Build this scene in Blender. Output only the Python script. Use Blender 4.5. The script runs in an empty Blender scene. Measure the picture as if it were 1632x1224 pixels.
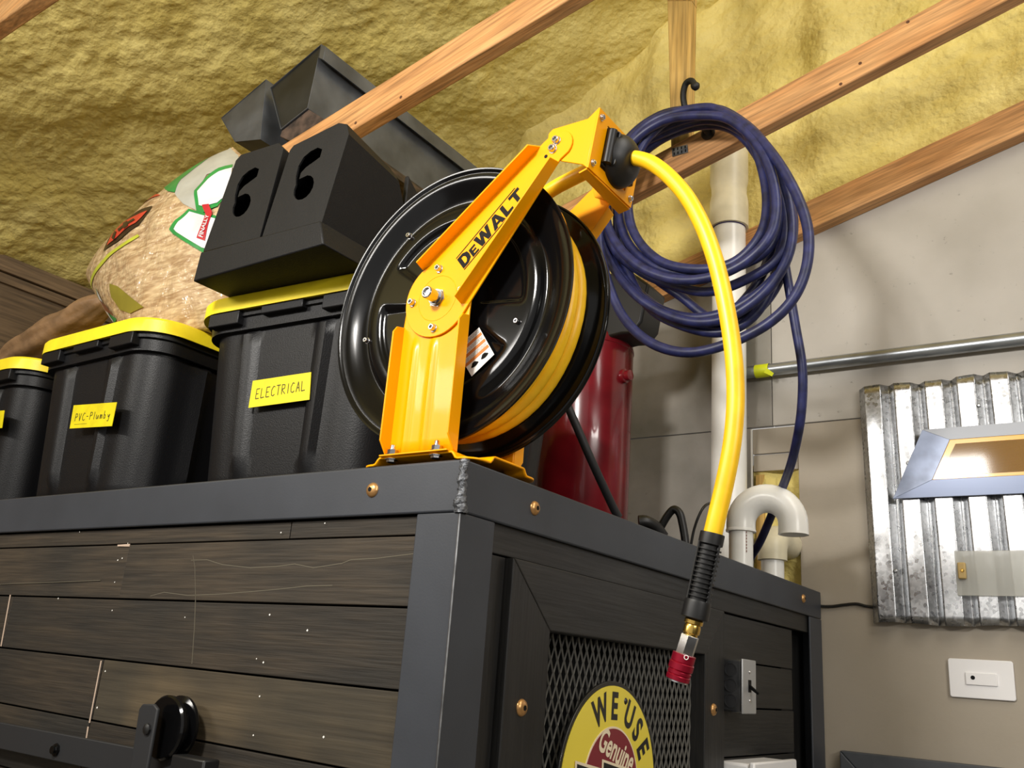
import bpy, bmesh, math, random
from mathutils import Vector, Matrix, noise
random.seed(7)
SC = bpy.context.scene
COL = SC.collection
ZT = 1.62                      # height of the cabinet top above the floor; scene coordinates below are measured from that corner

# ------------------------------------------------------------------ camera
cam = bpy.data.cameras.new('camera'); camo = bpy.data.objects.new('camera', cam); COL.objects.link(camo)
cam.sensor_width = 36; cam.lens = 31.71635; cam.clip_start = .02
rt, dn, fw = Vector((0.8204, 0.5669, 0.0741)), Vector((-0.1158, 0.2917, -0.9495)), Vector((-0.5599, 0.7704, 0.305))
cp = Vector((0.796, -0.9944, -0.2893)) + Vector((0, 0, ZT))
camo.matrix_world = Matrix(((rt.x, -dn.x, -fw.x, cp.x), (rt.y, -dn.y, -fw.y, cp.y), (rt.z, -dn.z, -fw.z, cp.z), (0, 0, 0, 1)))
SC.camera = camo

# ------------------------------------------------------------------ world, lights, exposure
w = bpy.data.worlds.new('shop'); SC.world = w; w.use_nodes = True
w.node_tree.nodes['Background'].inputs[0].default_value = (1, .97, .92, 1)
w.node_tree.nodes['Background'].inputs[1].default_value = .62
def area(name, loc, target, sx, sy, e, col=(1, .96, .9)):
    l = bpy.data.lights.new(name, 'AREA'); l.shape = 'RECTANGLE'; l.size = sx; l.size_y = sy; l.energy = e; l.color = col
    o = bpy.data.objects.new(name, l); COL.objects.link(o); o.location = Vector(loc) + Vector((0, 0, ZT))
    d = Vector(target) - Vector(loc); o.rotation_euler = d.to_track_quat('-Z', 'Y').to_euler()
    return o
# three hanging fluorescent shop lights in the room behind and beside the viewer, plus an added side fill
area('shop_light_back', (-.09, -1.45, 1.00), (-.1, .5, .1), .32, .24, 44)
area('shop_light_right', (2.3, -.2, 2.45), (.2, 1.2, .2), 1.0, 2.0, 56)
area('added_fill_side', (3.3, -1.3, .85), (0, .5, -.2), 1.3, .24, 42)  # added fill that brightens the cabinet end face, not a shop lamp
area('shop_light_left', (-1.9, -2.6, 1.15), (-1.0, .3, .5), 1.2, .22, 36)
SC.view_settings.view_transform = 'Standard'; SC.view_settings.look = 'None'
SC.view_settings.exposure = 0.0; SC.view_settings.gamma = 1.0; SC.view_settings.use_curve_mapping = False

# ------------------------------------------------------------------ materials
def lin(c):
    return tuple(((v / 255) / 12.92 if v / 255 <= .04045 else ((v / 255 + .055) / 1.055) ** 2.4) for v in c)
MATS = {}
def mat(name, rgb, rough=.5, metal=0., spec=.5, coat=0., bump=0., bscale=60., var=0., vscale=8., stretch=None, rgb2=None, rand=0., trans=0., alpha=1., detail=4., bdist=.002):
    """plain principled surface with optional noise colour variation and fine bump, in object space"""
    if name in MATS: return MATS[name]
    m = bpy.data.materials.new(name); m.use_nodes = True; nt = m.node_tree; b = nt.nodes['Principled BSDF']
    L = lambda a, c: nt.links.new(a, c)
    b.inputs['Base Color'].default_value = (*lin(rgb), 1); b.inputs['Roughness'].default_value = rough
    b.inputs['Metallic'].default_value = metal; b.inputs['Specular IOR Level'].default_value = spec
    b.inputs['Coat Weight'].default_value = coat; b.inputs['Coat Roughness'].default_value = .06
    b.inputs['Transmission Weight'].default_value = trans; b.inputs['Alpha'].default_value = alpha
    tc = nt.nodes.new('ShaderNodeTexCoord'); mp = nt.nodes.new('ShaderNodeMapping'); L(tc.outputs['Object'], mp.inputs['Vector'])
    if stretch: mp.inputs['Scale'].default_value = stretch
    vec = mp.outputs[0]
    if rand:
        oi = nt.nodes.new('ShaderNodeObjectInfo'); va = nt.nodes.new('ShaderNodeVectorMath'); va.operation = 'ADD'
        cm = nt.nodes.new('ShaderNodeVectorMath'); cm.operation = 'SCALE'; cm.inputs[0].default_value = (17, 31, 11)
        L(oi.outputs['Random'], cm.inputs['Scale']); L(vec, va.inputs[0]); L(cm.outputs[0], va.inputs[1]); vec = va.outputs[0]
    if var or rgb2:
        n = nt.nodes.new('ShaderNodeTexNoise'); n.inputs['Scale'].default_value = vscale; n.inputs['Detail'].default_value = detail; L(vec, n.inputs['Vector'])
        r = nt.nodes.new('ShaderNodeValToRGB'); L(n.outputs['Fac'], r.inputs['Fac'])
        c2 = rgb2 or tuple(min(255, v * (1 + var)) for v in rgb); c1 = rgb if rgb2 else tuple(v * (1 - var) for v in rgb)
        r.color_ramp.elements[0].position = .32; r.color_ramp.elements[1].position = .68
        r.color_ramp.elements[0].color = (*lin(c1), 1); r.color_ramp.elements[1].color = (*lin(c2), 1)
        src = r.outputs[0]
        if rand:
            h = nt.nodes.new('ShaderNodeHueSaturation'); ma = nt.nodes.new('ShaderNodeMath'); ma.operation = 'MULTIPLY_ADD'
            ma.inputs[1].default_value = 2 * rand; ma.inputs[2].default_value = 1 - rand
            L(oi.outputs['Random'], ma.inputs[0]); L(ma.outputs[0], h.inputs['Value']); L(src, h.inputs['Color']); src = h.outputs[0]
        L(src, b.inputs['Base Color'])
    if bump:
        n2 = nt.nodes.new('ShaderNodeTexNoise'); n2.inputs['Scale'].default_value = bscale; n2.inputs['Detail'].default_value = 5; L(vec, n2.inputs['Vector'])
        bp = nt.nodes.new('ShaderNodeBump'); bp.inputs['Strength'].default_value = bump; bp.inputs['Distance'].default_value = bdist
        L(n2.outputs['Fac'], bp.inputs['Height']); L(bp.outputs[0], b.inputs['Normal'])
    MATS[name] = m; return m

def wood(name, c1, c2, c3, axis, rough=.6, fine=90., rand=.2, bump=.4, slope=0.):
    """board: wavy growth rings stretched along the board plus fine grain"""
    m = bpy.data.materials.new(name); m.use_nodes = True; nt = m.node_tree; b = nt.nodes['Principled BSDF']
    L = lambda a, c: nt.links.new(a, c); N = nt.nodes.new
    tc = N('ShaderNodeTexCoord'); oi = N('ShaderNodeObjectInfo'); sc = N('ShaderNodeVectorMath'); sc.operation = 'SCALE'; sc.inputs[0].default_value = (7, 13, 9)
    ad = N('ShaderNodeVectorMath'); ad.operation = 'ADD'; L(oi.outputs['Random'], sc.inputs['Scale']); vr = N('ShaderNodeVectorRotate'); vr.rotation_type = 'Y_AXIS'; vr.inputs['Angle'].default_value = math.radians(slope); L(tc.outputs['Object'], vr.inputs['Vector']); L(vr.outputs[0], ad.inputs[0]); L(sc.outputs[0], ad.inputs[1])
    mp = N('ShaderNodeMapping'); s = [1, 1, 1]; s[axis] = .12; mp.inputs['Scale'].default_value = s; L(ad.outputs[0], mp.inputs['Vector'])
    n1 = N('ShaderNodeTexNoise'); n1.inputs['Scale'].default_value = 9; n1.inputs['Detail'].default_value = 3; n1.inputs['Distortion'].default_value = .6; L(mp.outputs[0], n1.inputs['Vector'])
    mu = N('ShaderNodeMath'); mu.operation = 'MULTIPLY'; mu.inputs[1].default_value = 9; L(n1.outputs['Fac'], mu.inputs[0])
    fr = N('ShaderNodeMath'); fr.operation = 'PINGPONG'; fr.inputs[1].default_value = 1; L(mu.outputs[0], fr.inputs[0])
    mp2 = N('ShaderNodeMapping'); s2 = [1, 1, 1]; s2[axis] = .045; mp2.inputs['Scale'].default_value = s2; L(ad.outputs[0], mp2.inputs['Vector'])
    n2 = N('ShaderNodeTexNoise'); n2.inputs['Scale'].default_value = fine; n2.inputs['Detail'].default_value = 6; L(mp2.outputs[0], n2.inputs['Vector'])
    n3 = N('ShaderNodeTexNoise'); n3.inputs['Scale'].default_value = 3.2; n3.inputs['Detail'].default_value = 3; L(ad.outputs[0], n3.inputs['Vector'])
    r1 = N('ShaderNodeValToRGB'); L(fr.outputs[0], r1.inputs[0]); r1.color_ramp.elements[0].color = (*lin(c1), 1); r1.color_ramp.elements[1].color = (*lin(c2), 1)
    mx = N('ShaderNodeMix'); mx.data_type = 'RGBA'; mx.inputs['B'].default_value = (*lin(c3), 1); L(r1.outputs[0], mx.inputs['A'])
    r3 = N('ShaderNodeMapRange'); r3.inputs[1].default_value = .42; r3.inputs[2].default_value = .68; L(n3.outputs['Fac'], r3.inputs[0]); L(r3.outputs[0], mx.inputs['Factor'])
    m2 = N('ShaderNodeMix'); m2.data_type = 'RGBA'; m2.blend_type = 'MULTIPLY'; m2.inputs['Factor'].default_value = .8; L(mx.outputs['Result'], m2.inputs['A'])
    r2 = N('ShaderNodeValToRGB'); r2.color_ramp.elements[0].position = .3; r2.color_ramp.elements[1].position = .65; r2.color_ramp.elements[0].color = (.35, .35, .35, 1); L(n2.outputs['Fac'], r2.inputs[0]); L(r2.outputs[0], m2.inputs['B'])
    h = N('ShaderNodeHueSaturation'); ma = N('ShaderNodeMath'); ma.operation = 'MULTIPLY_ADD'; ma.inputs[1].default_value = 2 * rand; ma.inputs[2].default_value = 1 - rand
    L(oi.outputs['Random'], ma.inputs[0]); L(ma.outputs[0], h.inputs['Value']); L(m2.outputs['Result'], h.inputs['Color']); L(h.outputs[0], b.inputs['Base Color'])
    b.inputs['Roughness'].default_value = rough
    bp = N('ShaderNodeBump'); bp.inputs['Strength'].default_value = bump; bp.inputs['Distance'].default_value = .002; L(n2.outputs['Fac'], bp.inputs['Height']); L(bp.outputs[0], b.inputs['Normal'])
    MATS[name] = m; return m

M = {}
M['steel'] = mat('painted_steel', (54, 57, 63), .46, .0, .4, var=.08, vscale=5, bump=.05, bscale=300)
M['steel_r'] = M['steel']
M['weld'] = mat('weld_bead', (84, 86, 90), .35, .6, var=.5, vscale=90, bump=1, bscale=160, bdist=.004)
M['plank'] = wood('stained_plank', (46, 39, 30), (63, 53, 40), (37, 34, 29), 0, .7, 190, .22, .7)
M['plank_pale'] = wood('worn_plank', (80, 68, 49), (98, 83, 59), (62, 55, 42), 0, .75, 90, .1, .8)
M['bwood_y'] = wood('black_board_along', (30, 29, 28), (39, 38, 36), (26, 26, 26), 1, .5, 120, .1)
M['bwood_z'] = wood('black_board_up', (28, 27, 27), (36, 35, 34), (25, 25, 25), 2, .5, 120, .1)
M['pine_x'] = wood('bare_pine', (212, 154, 96), (226, 172, 114), (202, 142, 84), 0, .6, 140, .06, .3, slope=14.5)
M['pine_y'] = wood('dusty_pine', (120, 98, 72), (136, 112, 84), (110, 90, 66), 1, .7, 100, .1)
M['pine_z'] = wood('foamed_pine', (206, 170, 98), (220, 184, 112), (200, 160, 84), 2, .7, 100, .05)
M['crack'] = mat('pale_crack', (92, 86, 72), .8)
M['knot'] = mat('dark_knot', (92, 58, 34), .8)
M['pale'] = mat('pale_board', (226, 206, 176), .7, var=.08, vscale=20)
M['yellow'] = mat('yellow_powder_coat', (246, 164, 0), .34, 0, .22, coat=.08)
M['ygloss'] = M['yellow']
M['gloss'] = mat('black_enamel', (9, 9, 10), .13, 0, .3)
M['chrome'] = mat('zinc_plated', (205, 205, 208), .22, 1.)
M['dull'] = mat('dull_steel', (150, 152, 155), .38, 1., var=.2, vscale=40)
M['brass'] = mat('brass', (212, 176, 92), .25, 1.)
M['bronze'] = mat('bronze_screw', (196, 150, 96), .34, .75)
M['rubber'] = mat('black_rubber', (17, 17, 18), .45)
M['rubber_matte'] = mat('black_cable', (30, 31, 34), .6)
M['yhose'] = mat('yellow_hose', (252, 196, 28), .38, var=.04, vscale=30)
M['bhose'] = mat('navy_hose', (36, 40, 80), .42, var=.22, vscale=40, rgb2=None)
M['hookm'] = mat('hook_rubber', (24, 24, 25), .55, bump=.6, bscale=200)
M['tote'] = mat('black_tote', (17, 17, 19), .42, 0, .32, bump=.25, bscale=420)
M['lid'] = mat('yellow_lid', (250, 222, 38), .45, var=.05, vscale=14, bump=.15, bscale=300)
M['tape'] = mat('yellow_tape', (226, 208, 8), .5, var=.05, vscale=30)
M['ink'] = mat('pen_ink', (74, 70, 22), .6)
M['black'] = mat('black_print', (9, 9, 9), .5, 0, .15)
M['white'] = mat('white_print', (238, 236, 230), .45)
M['orange'] = mat('orange_print', (208, 128, 62), .5)
M['greyprint'] = mat('grey_print', (150, 150, 150), .5)
M['pvc'] = mat('white_pvc', (246, 244, 238), .28, var=.05, vscale=6)
M['pvc_old'] = mat('aged_pvc', (222, 214, 186), .4, var=.06, vscale=12)
M['pvcprint'] = mat('pvc_print', (150, 96, 80), .5)
M['galv'] = mat('galvanised_pipe', (158, 163, 168), .34, .85, var=.15, vscale=30, stretch=(.3, 1, 1))
M['red'] = mat('red_tank_paint', (116, 20, 30), .22, coat=.3, var=.12, vscale=9)
M['duct'] = mat('grey_sheet_metal', (88, 91, 95), .42, .25, var=.22, vscale=6, bump=.2, bscale=20)
M['gloss_grey'] = mat('dark_end_sheet', (40, 42, 44), .4, .2, var=.2, vscale=9)
M['duct_in'] = mat('rusty_inside', (62, 50, 42), .8, var=.5, vscale=30)
M['mold'] = mat('black_moulding', (17, 17, 18), .55, 0, .3, bump=.3, bscale=300, var=.1, vscale=18)
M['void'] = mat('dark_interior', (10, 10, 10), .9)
M['mesh'] = mat('mesh_steel', (150, 148, 142), .42, .4)
M['plaswhite'] = mat('white_plate', (236, 235, 236), .35)
M['frame'] = mat('charcoal_frame', (74, 77, 82), .5, var=.06, vscale=20)
M['panelgrey'] = mat('charcoal_panel', (60, 64, 68), .5)
M['boxsteel'] = mat('box_steel', (70, 71, 73), .35, .5, var=.3, vscale=24)
M['knock'] = mat('knockout_steel', (92, 93, 96), .28, .7)
M['coversteel'] = mat('cover_steel', (186, 188, 190), .42, .6)
M['concrete'] = mat('concrete_floor', (128, 124, 118), .7, var=.1, vscale=4)
M['kraft'] = mat('brown_sack', (150, 118, 84), .6, var=.16, vscale=9, bump=.5, bscale=14, bdist=.02)
M['film'] = mat('clear_bracket', (226, 226, 218), .25, trans=.45, alpha=.62)
M['clay'] = mat('tan_block', (196, 168, 110), .6)
M['limetape'] = mat('lime_tape', (206, 214, 18), .5)

def foam_mat(name, c1, c2, big=5.):
    m = bpy.data.materials.new(name); m.use_nodes = True; nt = m.node_tree; b = nt.nodes['Principled BSDF']
    L = lambda a, c: nt.links.new(a, c); N = nt.nodes.new
    tc = N('ShaderNodeTexCoord')
    n1 = N('ShaderNodeTexNoise'); n1.inputs['Scale'].default_value = big; n1.inputs['Detail'].default_value = 5; L(tc.outputs['Object'], n1.inputs['Vector'])
    r = N('ShaderNodeValToRGB'); r.color_ramp.elements[0].position = .34; r.color_ramp.elements[1].position = .66
    r.color_ramp.elements[0].color = (*lin(c1), 1); r.color_ramp.elements[1].color = (*lin(c2), 1); L(n1.outputs['Fac'], r.inputs[0]); L(r.outputs[0], b.inputs['Base Color'])
    b.inputs['Roughness'].default_value = .62; b.inputs['Specular IOR Level'].default_value = .35
    n2 = N('ShaderNodeTexNoise'); n2.inputs['Scale'].default_value = 70; n2.inputs['Detail'].default_value = 5; L(tc.outputs['Object'], n2.inputs['Vector'])
    v = N('ShaderNodeTexVoronoi'); v.feature = 'SMOOTH_F1'; v.inputs['Scale'].default_value = 46; L(tc.outputs['Object'], v.inputs['Vector'])
    a = N('ShaderNodeMath'); a.operation = 'MULTIPLY_ADD'; a.inputs[1].default_value = -.8; L(v.outputs['Distance'], a.inputs[0]); L(n2.outputs['Fac'], a.inputs[2])
    bp = N('ShaderNodeBump'); bp.inputs['Strength'].default_value = .7; bp.inputs['Distance'].default_value = .008; L(a.outputs[0], bp.inputs['Height']); L(bp.outputs[0], b.inputs['Normal'])
    MATS[name] = m; return m
M['foam'] = foam_mat('spray_foam', (214, 194, 110), (232, 214, 134))
M['foam_pale'] = foam_mat('pale_spray_foam', (212, 192, 108), (230, 212, 134))

def wall_mat(name, c1, c2, scr=.5):
    m = bpy.data.materials.new(name); m.use_nodes = True; nt = m.node_tree; b = nt.nodes['Principled BSDF']
    L = lambda a, c: nt.links.new(a, c); N = nt.nodes.new
    tc = N('ShaderNodeTexCoord')
    n1 = N('ShaderNodeTexNoise'); n1.inputs['Scale'].default_value = 3.5; n1.inputs['Detail'].default_value = 6; L(tc.outputs['Object'], n1.inputs['Vector'])
    r = N('ShaderNodeValToRGB'); r.color_ramp.elements[0].position = .3; r.color_ramp.elements[1].position = .7
    r.color_ramp.elements[0].color = (*lin(c1), 1); r.color_ramp.elements[1].color = (*lin(c2), 1); L(n1.outputs['Fac'], r.inputs[0])
    n2 = N('ShaderNodeTexNoise'); n2.inputs['Scale'].default_value = 34; n2.inputs['Detail'].default_value = 7; n2.inputs['Roughness'].default_value = .7; L(tc.outputs['Object'], n2.inputs['Vector'])
    r2 = N('ShaderNodeValToRGB'); r2.color_ramp.elements[0].position = .27; r2.color_ramp.elements[1].position = .38; r2.color_ramp.elements[0].color = (.3, .29, .27, 1); L(n2.outputs['Fac'], r2.inputs[0])
    mx = N('ShaderNodeMix'); mx.data_type = 'RGBA'; mx.blend_type = 'MULTIPLY'; mx.inputs['Factor'].default_value = scr; L(r.outputs[0], mx.inputs['A']); L(r2.outputs[0], mx.inputs['B']); L(mx.outputs['Result'], b.inputs['Base Color'])
    b.inputs['Roughness'].default_value = .5
    bp = N('ShaderNodeBump'); bp.inputs['Strength'].default_value = .15; bp.inputs['Distance'].default_value = .003; L(n2.outputs['Fac'], bp.inputs['Height']); L(bp.outputs[0], b.inputs['Normal'])
    MATS[name] = m; return m
M['wall_up'] = wall_mat('grey_plywood', (170, 165, 156), (188, 183, 175), .85)
M['wall_lo'] = wall_mat('taupe_wall', (158, 148, 132), (168, 158, 143), .12)
M['wall_dk'] = wall_mat('stained_plywood', (118, 116, 106), (166, 160, 152), .5)

def spangle():
    m = bpy.data.materials.new('galvanised_spangle'); m.use_nodes = True; nt = m.node_tree; b = nt.nodes['Principled BSDF']
    L = lambda a, c: nt.links.new(a, c); N = nt.nodes.new
    tc = N('ShaderNodeTexCoord'); v = N('ShaderNodeTexVoronoi'); v.inputs['Scale'].default_value = 130; L(tc.outputs['Object'], v.inputs['Vector'])
    mr = N('ShaderNodeMapRange'); mr.inputs[3].default_value = .22; mr.inputs[4].default_value = .42; L(v.outputs['Color'], mr.inputs[0]); L(mr.outputs[0], b.inputs['Roughness'])
    r = N('ShaderNodeValToRGB'); r.color_ramp.elements[0].color = (.34, .35, .36, 1); r.color_ramp.elements[1].color = (.62, .63, .65, 1); L(v.outputs['Color'], r.inputs[0]); L(r.outputs[0], b.inputs['Base Color'])
    b.inputs['Metallic'].default_value = 1.
    MATS['spangle'] = m; return m
M['spangle'] = spangle()

def shavings():
    m = bpy.data.materials.new('shavings_in_film'); m.use_nodes = True; nt = m.node_tree; b = nt.nodes['Principled BSDF']
    L = lambda a, c: nt.links.new(a, c); N = nt.nodes.new
    tc = N('ShaderNodeTexCoord'); cols = []
    for rot, sc in ((.5, 95), (-.8, 110), (1.4, 80)):
        mp = N('ShaderNodeMapping'); mp.inputs['Rotation'].default_value = (0, rot, 0); mp.inputs['Scale'].default_value = (.18, 1, 1); L(tc.outputs['Object'], mp.inputs['Vector'])
        n = N('ShaderNodeTexNoise'); n.inputs['Scale'].default_value = sc; n.inputs['Detail'].default_value = 2; L(mp.outputs[0], n.inputs['Vector']); cols.append(n.outputs['Fac'])
    a = N('ShaderNodeMath'); a.operation = 'MAXIMUM'; L(cols[0], a.inputs[0]); L(cols[1], a.inputs[1])
    a2 = N('ShaderNodeMath'); a2.operation = 'MAXIMUM'; L(a.outputs[0], a2.inputs[0]); L(cols[2], a2.inputs[1])
    r = N('ShaderNodeValToRGB'); r.color_ramp.elements[0].position = .46; r.color_ramp.elements[1].position = .76
    r.color_ramp.elements[0].color = (*lin((172, 138, 98)), 1); r.color_ramp.elements[1].color = (*lin((232, 206, 162)), 1); L(a2.outputs[0], r.inputs[0]); L(r.outputs[0], b.inputs['Base Color'])
    b.inputs['Roughness'].default_value = .5; b.inputs['Coat Weight'].default_value = .8; b.inputs['Coat Roughness'].default_value = .14
    n = N('ShaderNodeTexNoise'); n.inputs['Scale'].default_value = 13; n.inputs['Detail'].default_value = 3; n.inputs['Distortion'].default_value = 1.2; L(tc.outputs['Object'], n.inputs['Vector'])
    bp = N('ShaderNodeBump'); bp.inputs['Strength'].default_value = 1.; bp.inputs['Distance'].default_value = .05; L(n.outputs['Fac'], bp.inputs['Height']); L(bp.outputs[0], b.inputs['Coat Normal'])
    bp2 = N('ShaderNodeBump'); bp2.inputs['Strength'].default_value = .5; bp2.inputs['Distance'].default_value = .004; L(a2.outputs[0], bp2.inputs['Height']); L(bp2.outputs[0], b.inputs['Normal'])
    MATS['shavings'] = m; return m
M['shavings'] = shavings()
def film_print(name, rgb): return mat(name, rgb, .35, coat=.4, var=.04, vscale=20)
M['bag_red'] = film_print('bag_red', (206, 62, 46)); M['bag_black'] = film_print('bag_black', (40, 22, 18)); M['bag_green'] = film_print('bag_green', (34, 140, 66))
M['bag_white'] = film_print('bag_white', (224, 222, 226)); M['bag_grey'] = film_print('bag_grey', (176, 176, 166)); M['bag_lime'] = film_print('bag_lime', (190, 196, 60))
M['bag_olive'] = film_print('bag_olive', (142, 132, 44)); M['bag_crimson'] = film_print('bag_crimson', (188, 30, 48)); M['bag_brown'] = film_print('bag_brown', (116, 62, 32)); M['bag_blue'] = film_print('bag_blue', (150, 178, 204))
M['sign_yellow'] = mat('sign_yellow', (228, 208, 70), .4, coat=.2); M['sign_maroon'] = mat('sign_maroon', (124, 36, 44), .4, coat=.2); M['sign_cream'] = mat('sign_cream', (232, 216, 186), .4, coat=.2); M['sign_black'] = mat('sign_black', (22, 22, 22), .4, coat=.2)

# ------------------------------------------------------------------ mesh helpers
class MB:
    def __init__(s): s.v = []; s.f = []
    def add(s, vs, fs):
        n = len(s.v); s.v += [tuple(p) for p in vs]; s.f += [tuple(n + i for i in q) for q in fs]; return s
    def box(s, a, b):
        (x0, y0, z0), (x1, y1, z1) = a, b
        return s.add([(x0, y0, z0), (x1, y0, z0), (x1, y1, z0), (x0, y1, z0), (x0, y0, z1), (x1, y0, z1), (x1, y1, z1), (x0, y1, z1)],
                     [(0, 3, 2, 1), (4, 5, 6, 7), (0, 1, 5, 4), (1, 2, 6, 5), (2, 3, 7, 6), (3, 0, 4, 7)])
    def prism(s, poly, ax, a, b):
        """polygon in the plane normal to axis ax (0: yz, 1: xz, 2: xy), swept from a to b"""
        def p(q, t): return {0: (t, q[0], q[1]), 1: (q[0], t, q[1]), 2: (q[0], q[1], t)}[ax]
        n = len(poly); vs = [p(q, a) for q in poly] + [p(q, b) for q in poly]
        return s.add(vs, [tuple(range(n))[::-1], tuple(range(n, 2 * n))] + [(i, (i + 1) % n, n + (i + 1) % n, n + i) for i in range(n)])
    def extr(s, pts, d):
        """3-D polygon swept by vector d"""
        n = len(pts); d = Vector(d); vs = [Vector(p) for p in pts] + [Vector(p) + d for p in pts]
        return s.add(vs, [tuple(range(n))[::-1], tuple(range(n, 2 * n))] + [(i, (i + 1) % n, n + (i + 1) % n, n + i) for i in range(n)])
    def tube(s, path, r, seg=12, closed=False, caps=True, rad=None):
        P = [Vector(p) for p in path]; n = len(P); up = None; rings = []
        for i in range(n):
            t = (P[(i + 1) % n] - P[i - 1]) if closed else (P[min(i + 1, n - 1)] - P[max(i - 1, 0)])
            t.normalize()
            if up is None: up = t.orthogonal().normalized()
            up = (up - t * up.dot(t)).normalized(); bn = t.cross(up); rr = rad[i] if rad else r
            rings.append([P[i] + (up * math.cos(2 * math.pi * k / seg) + bn * math.sin(2 * math.pi * k / seg)) * rr for k in range(seg)])
        vs = [p for R_ in rings for p in R_]; fs = []
        for i in range(n if closed else n - 1):
            a = i * seg; b = ((i + 1) % n) * seg
            fs += [(a + k, a + (k + 1) % seg, b + (k + 1) % seg, b + k) for k in range(seg)]
        if caps and not closed: fs += [tuple(range(seg))[::-1], tuple((n - 1) * seg + k for k in range(seg))]
        return s.add(vs, fs)
    def lathe(s, prof, o, ax, seg=32, close=True):
        """profile of (radius, distance along axis) turned about the axis through o"""
        ax = Vector(ax).normalized(); e1 = ax.orthogonal().normalized(); e2 = ax.cross(e1); o = Vector(o); vs = []; fs = []; n = len(prof)
        for k in range(seg):
            c, q = math.cos(2 * math.pi * k / seg), math.sin(2 * math.pi * k / seg)
            vs += [o + ax * h + (e1 * c + e2 * q) * r for r, h in prof]
        for k in range(seg):
            a = k * n; b = ((k + 1) % seg) * n
            fs += [(a + i, b + i, b + i + 1, a + i + 1) for i in range(n - 1)]
        if close:
            if prof[0][0] > 1e-5: fs.append(tuple(k * n for k in range(seg)))
            if prof[-1][0] > 1e-5: fs.append(tuple(k * n + n - 1 for k in range(seg))[::-1])
        return s.add(vs, fs)
    def grid(s, fn, nu, nv, wrap=False):
        vs = [fn(i / (nu if wrap else nu - 1), j / (nv - 1)) for j in range(nv) for i in range(nu)]; fs = []
        for j in range(nv - 1):
            for i in range(nu if wrap else nu - 1):
                fs.append((j * nu + i, j * nu + (i + 1) % nu, (j + 1) * nu + (i + 1) % nu, (j + 1) * nu + i))
        return s.add(vs, fs)

def smooth(path, k=8, closed=False):
    """Catmull-Rom through the given points"""
    P = [Vector(p) for p in path]; n = len(P); out = []
    for i in range(n if closed else n - 1):
        g = (lambda j: P[j % n]) if closed else (lambda j: P[max(0, min(n - 1, j))])
        p0, p1, p2, p3 = g(i - 1), g(i), g(i + 1), g(i + 2)
        for t in range(k):
            t /= k; out.append(.5 * ((2 * p1) + (-p0 + p2) * t + (2 * p0 - 5 * p1 + 4 * p2 - p3) * t * t + (-p0 + 3 * p1 - 3 * p2 + p3) * t ** 3))
    if not closed: out.append(P[-1])
    return out

BASE = {}
def setp(o, label=None, cat=None, group=None, kind=None):
    for k, v in (('label', label), ('category', cat), ('group', group), ('kind', kind)):
        if v: o[k] = v
    return o
def thing(name, label, cat, base, group=None, kind=None):
    o = bpy.data.objects.new(name, None); COL.objects.link(o); o.location = Vector(base) + Vector((0, 0, ZT)); o.empty_display_size = .05
    BASE[o.name] = Vector(base); return setp(o, label, cat, group, kind)
def obj(name, mb, m, parent=None, bevel=0., sm=35, label=None, kind=None, seg=2, recalc=True):
    vs = [Vector(v) for v in mb.v]
    if parent is not None: base = BASE[parent.name]
    else:
        lo = [min(v[i] for v in vs) for i in range(3)]; hi = [max(v[i] for v in vs) for i in range(3)]
        base = Vector(((lo[0] + hi[0]) / 2, (lo[1] + hi[1]) / 2, lo[2]))
    me = bpy.data.meshes.new(name); me.from_pydata([v - base for v in vs], [], mb.f)
    if recalc:
        bm = bmesh.new(); bm.from_mesh(me); bmesh.ops.recalc_face_normals(bm, faces=bm.faces); bm.to_mesh(me); bm.free()
    if sm:
        me.polygons.foreach_set('use_smooth', [True] * len(me.polygons)); me.set_sharp_from_angle(angle=math.radians(sm))
    me.update()
    o = bpy.data.objects.new(name, me); COL.objects.link(o)
    ms = m if isinstance(m, (list, tuple)) else [m]
    for x in ms: me.materials.append(M[x] if isinstance(x, str) else x)
    BASE[o.name] = base
    if parent is None: o.location = base + Vector((0, 0, ZT))
    else: o.parent = parent
    if bevel:
        md = o.modifiers.new('bevel', 'BEVEL'); md.width = bevel; md.segments = seg; md.limit_method = 'ANGLE'; md.angle_limit = math.radians(40); md.harden_normals = False
    return setp(o, label, None, None, kind)
def solo(name, mb, m, label, cat, group=None, **k):
    return setp(obj(name, mb, m, None, **k), label, cat, group)
def struct(name, mb, m, parent=None, **k):
    o = obj(name, mb, m, parent, **k)
    if parent is None: o['kind'] = 'structure'
    return o
def share(src, name, parent, offset):
    o = bpy.data.objects.new(name, src.data); COL.objects.link(o); o.parent = parent; o.location = offset
    for md in src.modifiers:
        n = o.modifiers.new(md.name, md.type); n.width = md.width; n.segments = md.segments; n.limit_method = 'ANGLE'; n.angle_limit = md.angle_limit
    BASE[o.name] = BASE[src.name]; return o
def arc(cx, cz, r, a0, a1, n=12):
    return [(cx + r * math.cos(math.radians(a0 + (a1 - a0) * i / n)), cz + r * math.sin(math.radians(a0 + (a1 - a0) * i / n))) for i in range(n + 1)]
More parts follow.
